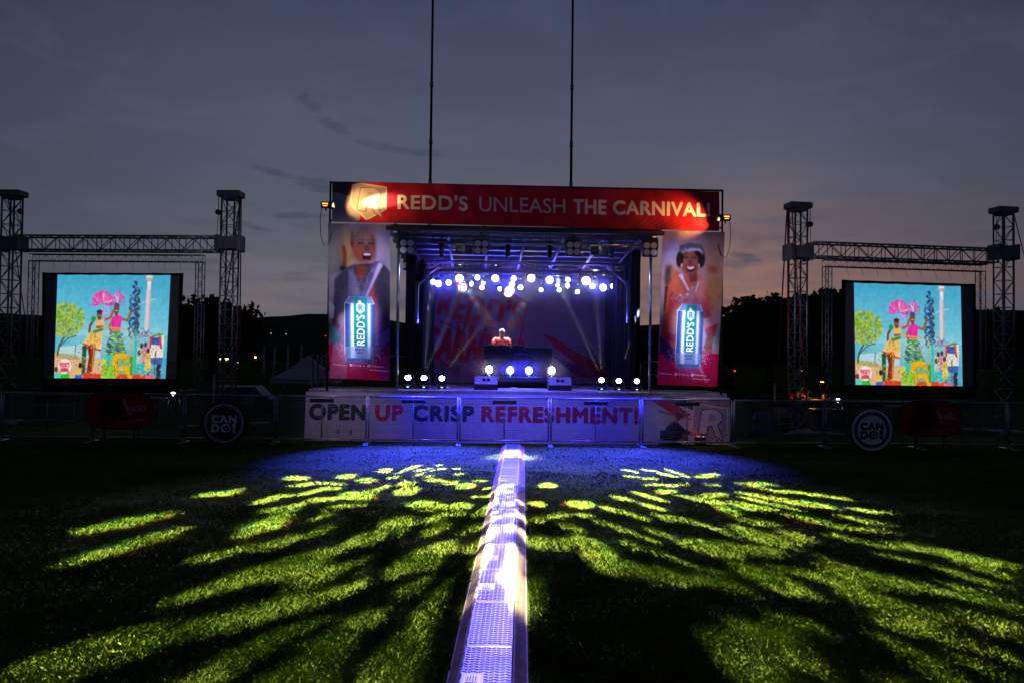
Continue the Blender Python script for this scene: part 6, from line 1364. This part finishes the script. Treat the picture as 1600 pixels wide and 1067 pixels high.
# desk with the man in orange
Y = 24.5
dk = empty('table', (X(1290, Y), Y, 0), .1, 'dark draped control desk behind the barriers under the right screen', 'table')
wt = X(1338, Y) - X(1255, Y); ht = Zp(1290, 624, Y)
MB().cbox((0, .3, ht - .02), (wt, .7, .04), .01).build('tabletop', M['wood'], dk); MB().box((0, -.04, ht / 2 - .02), (wt, .02, ht - .05)).build('front_cloth', M['cloth'], dk)
for sx in (-1, 1): MB().tube((sx * (wt / 2 - .05), .5, 0), (sx * (wt / 2 - .05), .5, ht - .04), .02, 8).build('leg', M['steel'], dk)
ob = empty('crate', (X(1297, Y), Y + .25, ht), .1, 'small bright orange crate on the control desk', 'crate'); MB().cbox((0, 0, .075), (.26, .2, .15), .012).build('body', M['crate'], ob); MB().cbox((0, 0, .155), (.28, .22, .02), .006).build('lid', M['crate'], ob)
def projector(px, py, Y, top, label):
    r = empty('projector', (X(px, Y), Y, 0), 0, label, 'projector', 'screen projectors'); z = Zp(px, py, Y)
    MB().cbox((0, .2, z), (.42, .36, .16), .02).build('body', M['black'], r); b = MB(); b.lathe([(.005, -.02), (.05, -.015), (.062, 0), (.062, .04)], (0, 0, z), 'Y', 16); b.build('lens', E['proj'], r)
    for a in (-.15, .15):
        for ya, yb in ((.1, .05), (.3, .4)): MB().tube((a, ya, z - .08), (a * 1.6, yb, 0), .018, 6).build('leg', M['steel'], r)
projector(1310, 625, 23.6, 0, 'projector with a bright lens below the right screen'); projector(272, 614.5, 23.6, 0, 'projector with a bright lens below the left screen')
ma = empty('person', (X(1254, Y), Y + .55, 0), 0, 'man in an orange vest sitting at the control desk', 'person')
person(ma, dict(pelvis=(-.05, .1, .52), chest=(0, -.02, .90), neck=(.05, -.06, 1.06), head=(.09, -.10, 1.17), shoulder_l=(.2, -.02, .96), shoulder_r=(-.18, .0, .95), elbow_l=(.30, -.22, .78), elbow_r=(-.24, -.2, .76), wrist_l=(.26, -.45, ht + .05), wrist_r=(-.1, -.45, ht + .05), hand_l=(.24, -.52, ht + .05), hand_r=(-.06, -.52, ht + .05),
    hip_l=(.08, .08, .50), hip_r=(-.14, .08, .50), knee_l=(.12, -.32, .50), knee_r=(-.18, -.32, .50), ankle_l=(.12, -.30, .09), ankle_r=(-.18, -.30, .09), toe_l=(.13, -.44, .04), toe_r=(-.2, -.44, .04)), (.8, -1, -.4), M['orange'], M['trousers'], M['black'])
st = empty('stool', (X(1254, Y), Y + .67, 0), 0, 'dark stool under the man in orange', 'stool'); MB().cbox((-.05, 0, .38), (.36, .34, .06), .02).build('seat', M['black'], st)
for sx in (-.18, .08):
    for sy in (-.13, .13): MB().tube((sx, sy, 0), (sx, sy, .36), .016, 6).build('leg', M['steel'], st)
dl = empty('desk_lamp', (X(1268, Y), Y + .3, ht), 0, 'small lamp lighting the control desk beside the man in orange', 'lamp')
b = MB(); b.lathe([(.06, 0), (.06, .015), (.012, .02)], (0, 0, 0), 'Z', 12); b.path([(0, 0, .02), (.02, 0, .22), (.10, -.05, .30)], .008, 6); b.build('stem', M['black'], dl); b = MB(); b.lathe([(.02, .03), (.05, -.03), (.052, -.035)], (.11, -.06, .29), 'Z', 12); b.build('lamp_shade', M['black'], dl)
l = bpy.data.lights.new('desk_glow', 'POINT'); l.energy = 7; l.color = (1, .5, .16); l.shadow_soft_size = .02; lo = bpy.data.objects.new('desk_glow', l); COL.objects.link(lo); lo.location = (X(1268, Y) + .10, Y + .22, ht + .20)
# barrel, boxes, cases
br = empty('barrel', (X(1191, 21.5), 21.5, 0), 0, 'blue plastic barrel standing behind the barrier right of the stage', 'barrel')
b = MB(); hb = Zp(1191, 644, 21.5); b.lathe([(.20, 0), (.235, .04), (.25, hb * .35), (.255, hb * .38), (.25, hb * .41), (.25, hb * .68), (.255, hb * .71), (.24, hb * .74), (.20, hb * .93), (.19, hb)], (0, 0, 0), 'Z', 24); b.build('body', M['barrel'], br); b = MB(); b.lathe([(.06, hb), (.06, hb + .03), (.01, hb + .035)], (.08, 0, 0), 'Z', 12); b.build('cap', M['black'], br)
bx2 = empty('cardboard_box', (X(1222, 21.8), 21.8, 0), .2, 'brown carton on a dark case between the barrel and the tower', 'box'); hz_ = Zp(1222, 638, 21.8)
MB().cbox((0, 0, hz_ - .1), (.24, .22, .2), .006).build('carton', M['tan'], bx2)
cs0 = empty('flight_case', (X(1222, 21.8), 21.8, 0), .2, 'dark flight case under the brown carton', 'case', 'dark equipment cases')
def case(root, w, d, h):
    MB().cbox((0, 0, h / 2), (w, d, h), .02).build('body', M['black'], root); t = MB()
    for z in (.02, h * .62, h - .02): t.box((0, -d / 2 - .003, z), (w, .008, .02))
    for x in (-w / 2 + .01, w / 2 - .01): t.box((x, -d / 2 - .004, h / 2), (.02, .008, h - .03))
    t.build('metal_edge', M['steel'], root)
case(cs0, .4, .4, hz_ - .2)
for px, Y_, w, h, lab in ((215, 23.0, 1.6, .75, 'wide dark equipment case behind the left oval sign'), (95, 23.5, 1.2, .8, 'dark equipment case under the left edge of the left screen'), (1420, 24.5, 1.5, .7, 'wide dark equipment case behind the right oval sign'), (1310, 23.0, 1.1, .62, 'dark equipment case below the control desk projector')):
    r = empty('flight_case', (X(px, Y_), Y_ + (.9 if px == 1310 else 0), 0), .05, lab, 'case', 'dark equipment cases'); case(r, w, .6, h)
# tent, poles, van
Y = 34.0; tx = X(482, Y); r = empty('tent', (tx, Y, 0), .1, 'white peaked canopy tent behind the left wing of the stage', 'tent')
hw, hd, ze, zp = (X(530, Y) - X(436, Y)) / 2, 1.5, Zp(440, 589, Y), Zp(500, 555, Y)
t = MB(); n = 10; rings = []
for k in range(n + 1):
    f = k / n; s = 1 - f; z = ze + (zp - ze) * (f ** 1.25); rings.append([V3((x * hw * max(s, .02), y * hd * max(s, .02), z)) for x, y in ((-1, -1), (-.33, -1), (.33, -1), (1, -1), (1, 0), (1, 1), (0, 1), (-1, 1), (-1, 0))])
rings.insert(0, [p - V3((0, 0, .22)) for p in rings[0]]); t.loft(rings, True, False); t.build('canopy', M['tent'], r)
for sx in (-1, 1):
    for sy in (-1, 1): MB().tube((sx * hw * .97, sy * hd * .97, 0), (sx * hw * .97, sy * hd * .97, ze), .03, 6).build('leg', M['steel'], r)
for n, (px, t, b_, Y_) in enumerate(((412, 540, 592, 40), (428, 540, 594, 40), (449, 538, 594, 40), (470, 537, 590, 41))):
    o = MB().tube((X(px, Y_), Y_, 0), (X(px, Y_) + .05, Y_, Zp(px, t, Y_)), .055, 8).build('flag_pole', M['steel']); tag(o, f'thin pale pole in the dark before the hill, {ORD[n]} from left', 'pole', 'thin poles behind the field')
for n, (px, t, Y_, lab) in enumerate(((489, 552, 20.5, 'tall pale post standing by the left wing, nearest the tent'), (497, 553, 20.6, 'tall pale post close beside the tent peak'), (510, 550, 20.4, 'tall pale post next to the left poster'), (336, 584, 20.8, 'thin bright pole beside the round black sign'), (1211, 600, 21.5, 'thin pale pole right of the blue barrel'))):
    tag(MB().tube((X(px, Y_), Y_, 0), (X(px, Y_), Y_, Zp(px, t, Y_)), .028, 8).build('post', M['alu' if n < 4 else 'steel']), lab, 'post', 'loose upright posts')
wh = empty('hoop', (X(530, 21.0), 21.2, Zp(530, 580, 21.0)), 0, 'large grey hoop leaning behind the left poster', 'hoop'); b = MB(); b.path([(.42 * math.cos(a), 0, .42 * math.sin(a)) for a in np.linspace(0, 2 * math.pi, 41)], .02, 8); b.build('ring', M['grey'], wh); MB().tube((0, .02, -Zp(530, 580, 21.0)), (0, .02, -.40), .025, 6).build('stand', M['steel'], wh)
Y = 27.0; vn = empty('parked_van', (X(379, Y), Y, 0), .15, 'white van parked in the dark behind the left round sign', 'van')
L_, H_ = X(396, Y) - X(360, Y) + 1.4, Zp(380, 604, Y)
b = MB(); b.prism([(-L_ / 2, .35), (L_ / 2, .35), (L_ / 2, H_ * .55), (L_ * .36, H_ * .6), (L_ * .2, H_), (-L_ / 2 + .06, H_), (-L_ / 2, H_ * .6)], 0, 1.7); b.build('body', M['grey'], vn)
b = MB(); b.box((-L_ * .30, -.006, H_ * .76), (L_ * .26, .012, H_ * .28)); b.build('window', M['glass'], vn); b = MB(); b.box((0.02, -.006, H_ * .76), (L_ * .26, .012, H_ * .28)); b.build('window', M['glass'], vn)
for x in (-L_ * .32, L_ * .32): b = MB(); b.lathe([(.1, -.02), (.30, -.02), (.32, .04), (.32, .18), (.1, .2)], (x, .0, .32), 'Y', 20); w_ = b.build('wheel', M['rubber'], vn)
# lights in the distance
def far_light(px, py, Y, r_px, mat, label, kind='lamp', wide=1.0, pole=True):
    z = Zp(px, py, Y); rr = r_px / 1220 * Y; o = empty('street_lamp' if pole else 'far_lamp', (X(px, Y), Y, 0), 0, label, 'street lamp' if pole else 'lamp', 'lights in the distance')
    b = MB(); b.lathe([(.02, -rr * .7), (rr * .7, -rr * .5), (rr, 0), (rr * .7, rr * .5), (.02, rr * .7)], (0, 0, 0), 'Z', 12); h = b.build('bulb', mat, o, loc=(0, 0, z)); h.scale = (wide, 1, 1)
    b = MB(); b.tube((0, .3, 0), (0, .3, z), .12 * Y / 150 + .02, 6); b.tube((0, .3, z), (0, 0, z + rr * .8), .03 + rr * .2, 6); b.build('pole', M['mast'], o)
far_light(335.5, 555.5, 150, 2.2, E['sodium'], 'orange street lamp in the dark left of the two lit windows'); far_light(399.5, 558, 150, 1.9, E['sodium'], 'lone orange street lamp right of the truss tower')
far_light(343, 560.5, 150, 1.7, E['win'], 'bright yellow lamp left of the truss tower legs', wide=1.7); far_light(354, 560.5, 150, 1.8, E['win'], 'bright yellow lamp seen through the truss tower', wide=2.1); far_light(372, 566, 150, 1.0, E['dim'], 'faint small lamp right below the truss tower lights')
far_light(423, 521, 380, .8, E['dim'], 'tiny pale light on the hillside, left one'); far_light(446.5, 522, 380, .8, E['dim'], 'tiny pale light on the hillside, right one'); far_light(508.5, 525, 200, .8, E['redl'], 'tiny red light beside the left poster edge')
far_light(1148.5, 579, 60, 1.5, E['redl'], 'small red light right of the stage wing railing'); far_light(1252.5, 579, 45, 1.2, E['dim'], 'small pale light seen through the inner right tower', wide=1.6); far_light(1285, 596, 45, 1.3, E['sodium'], 'dim amber strip light left of the right screen', wide=2.6)
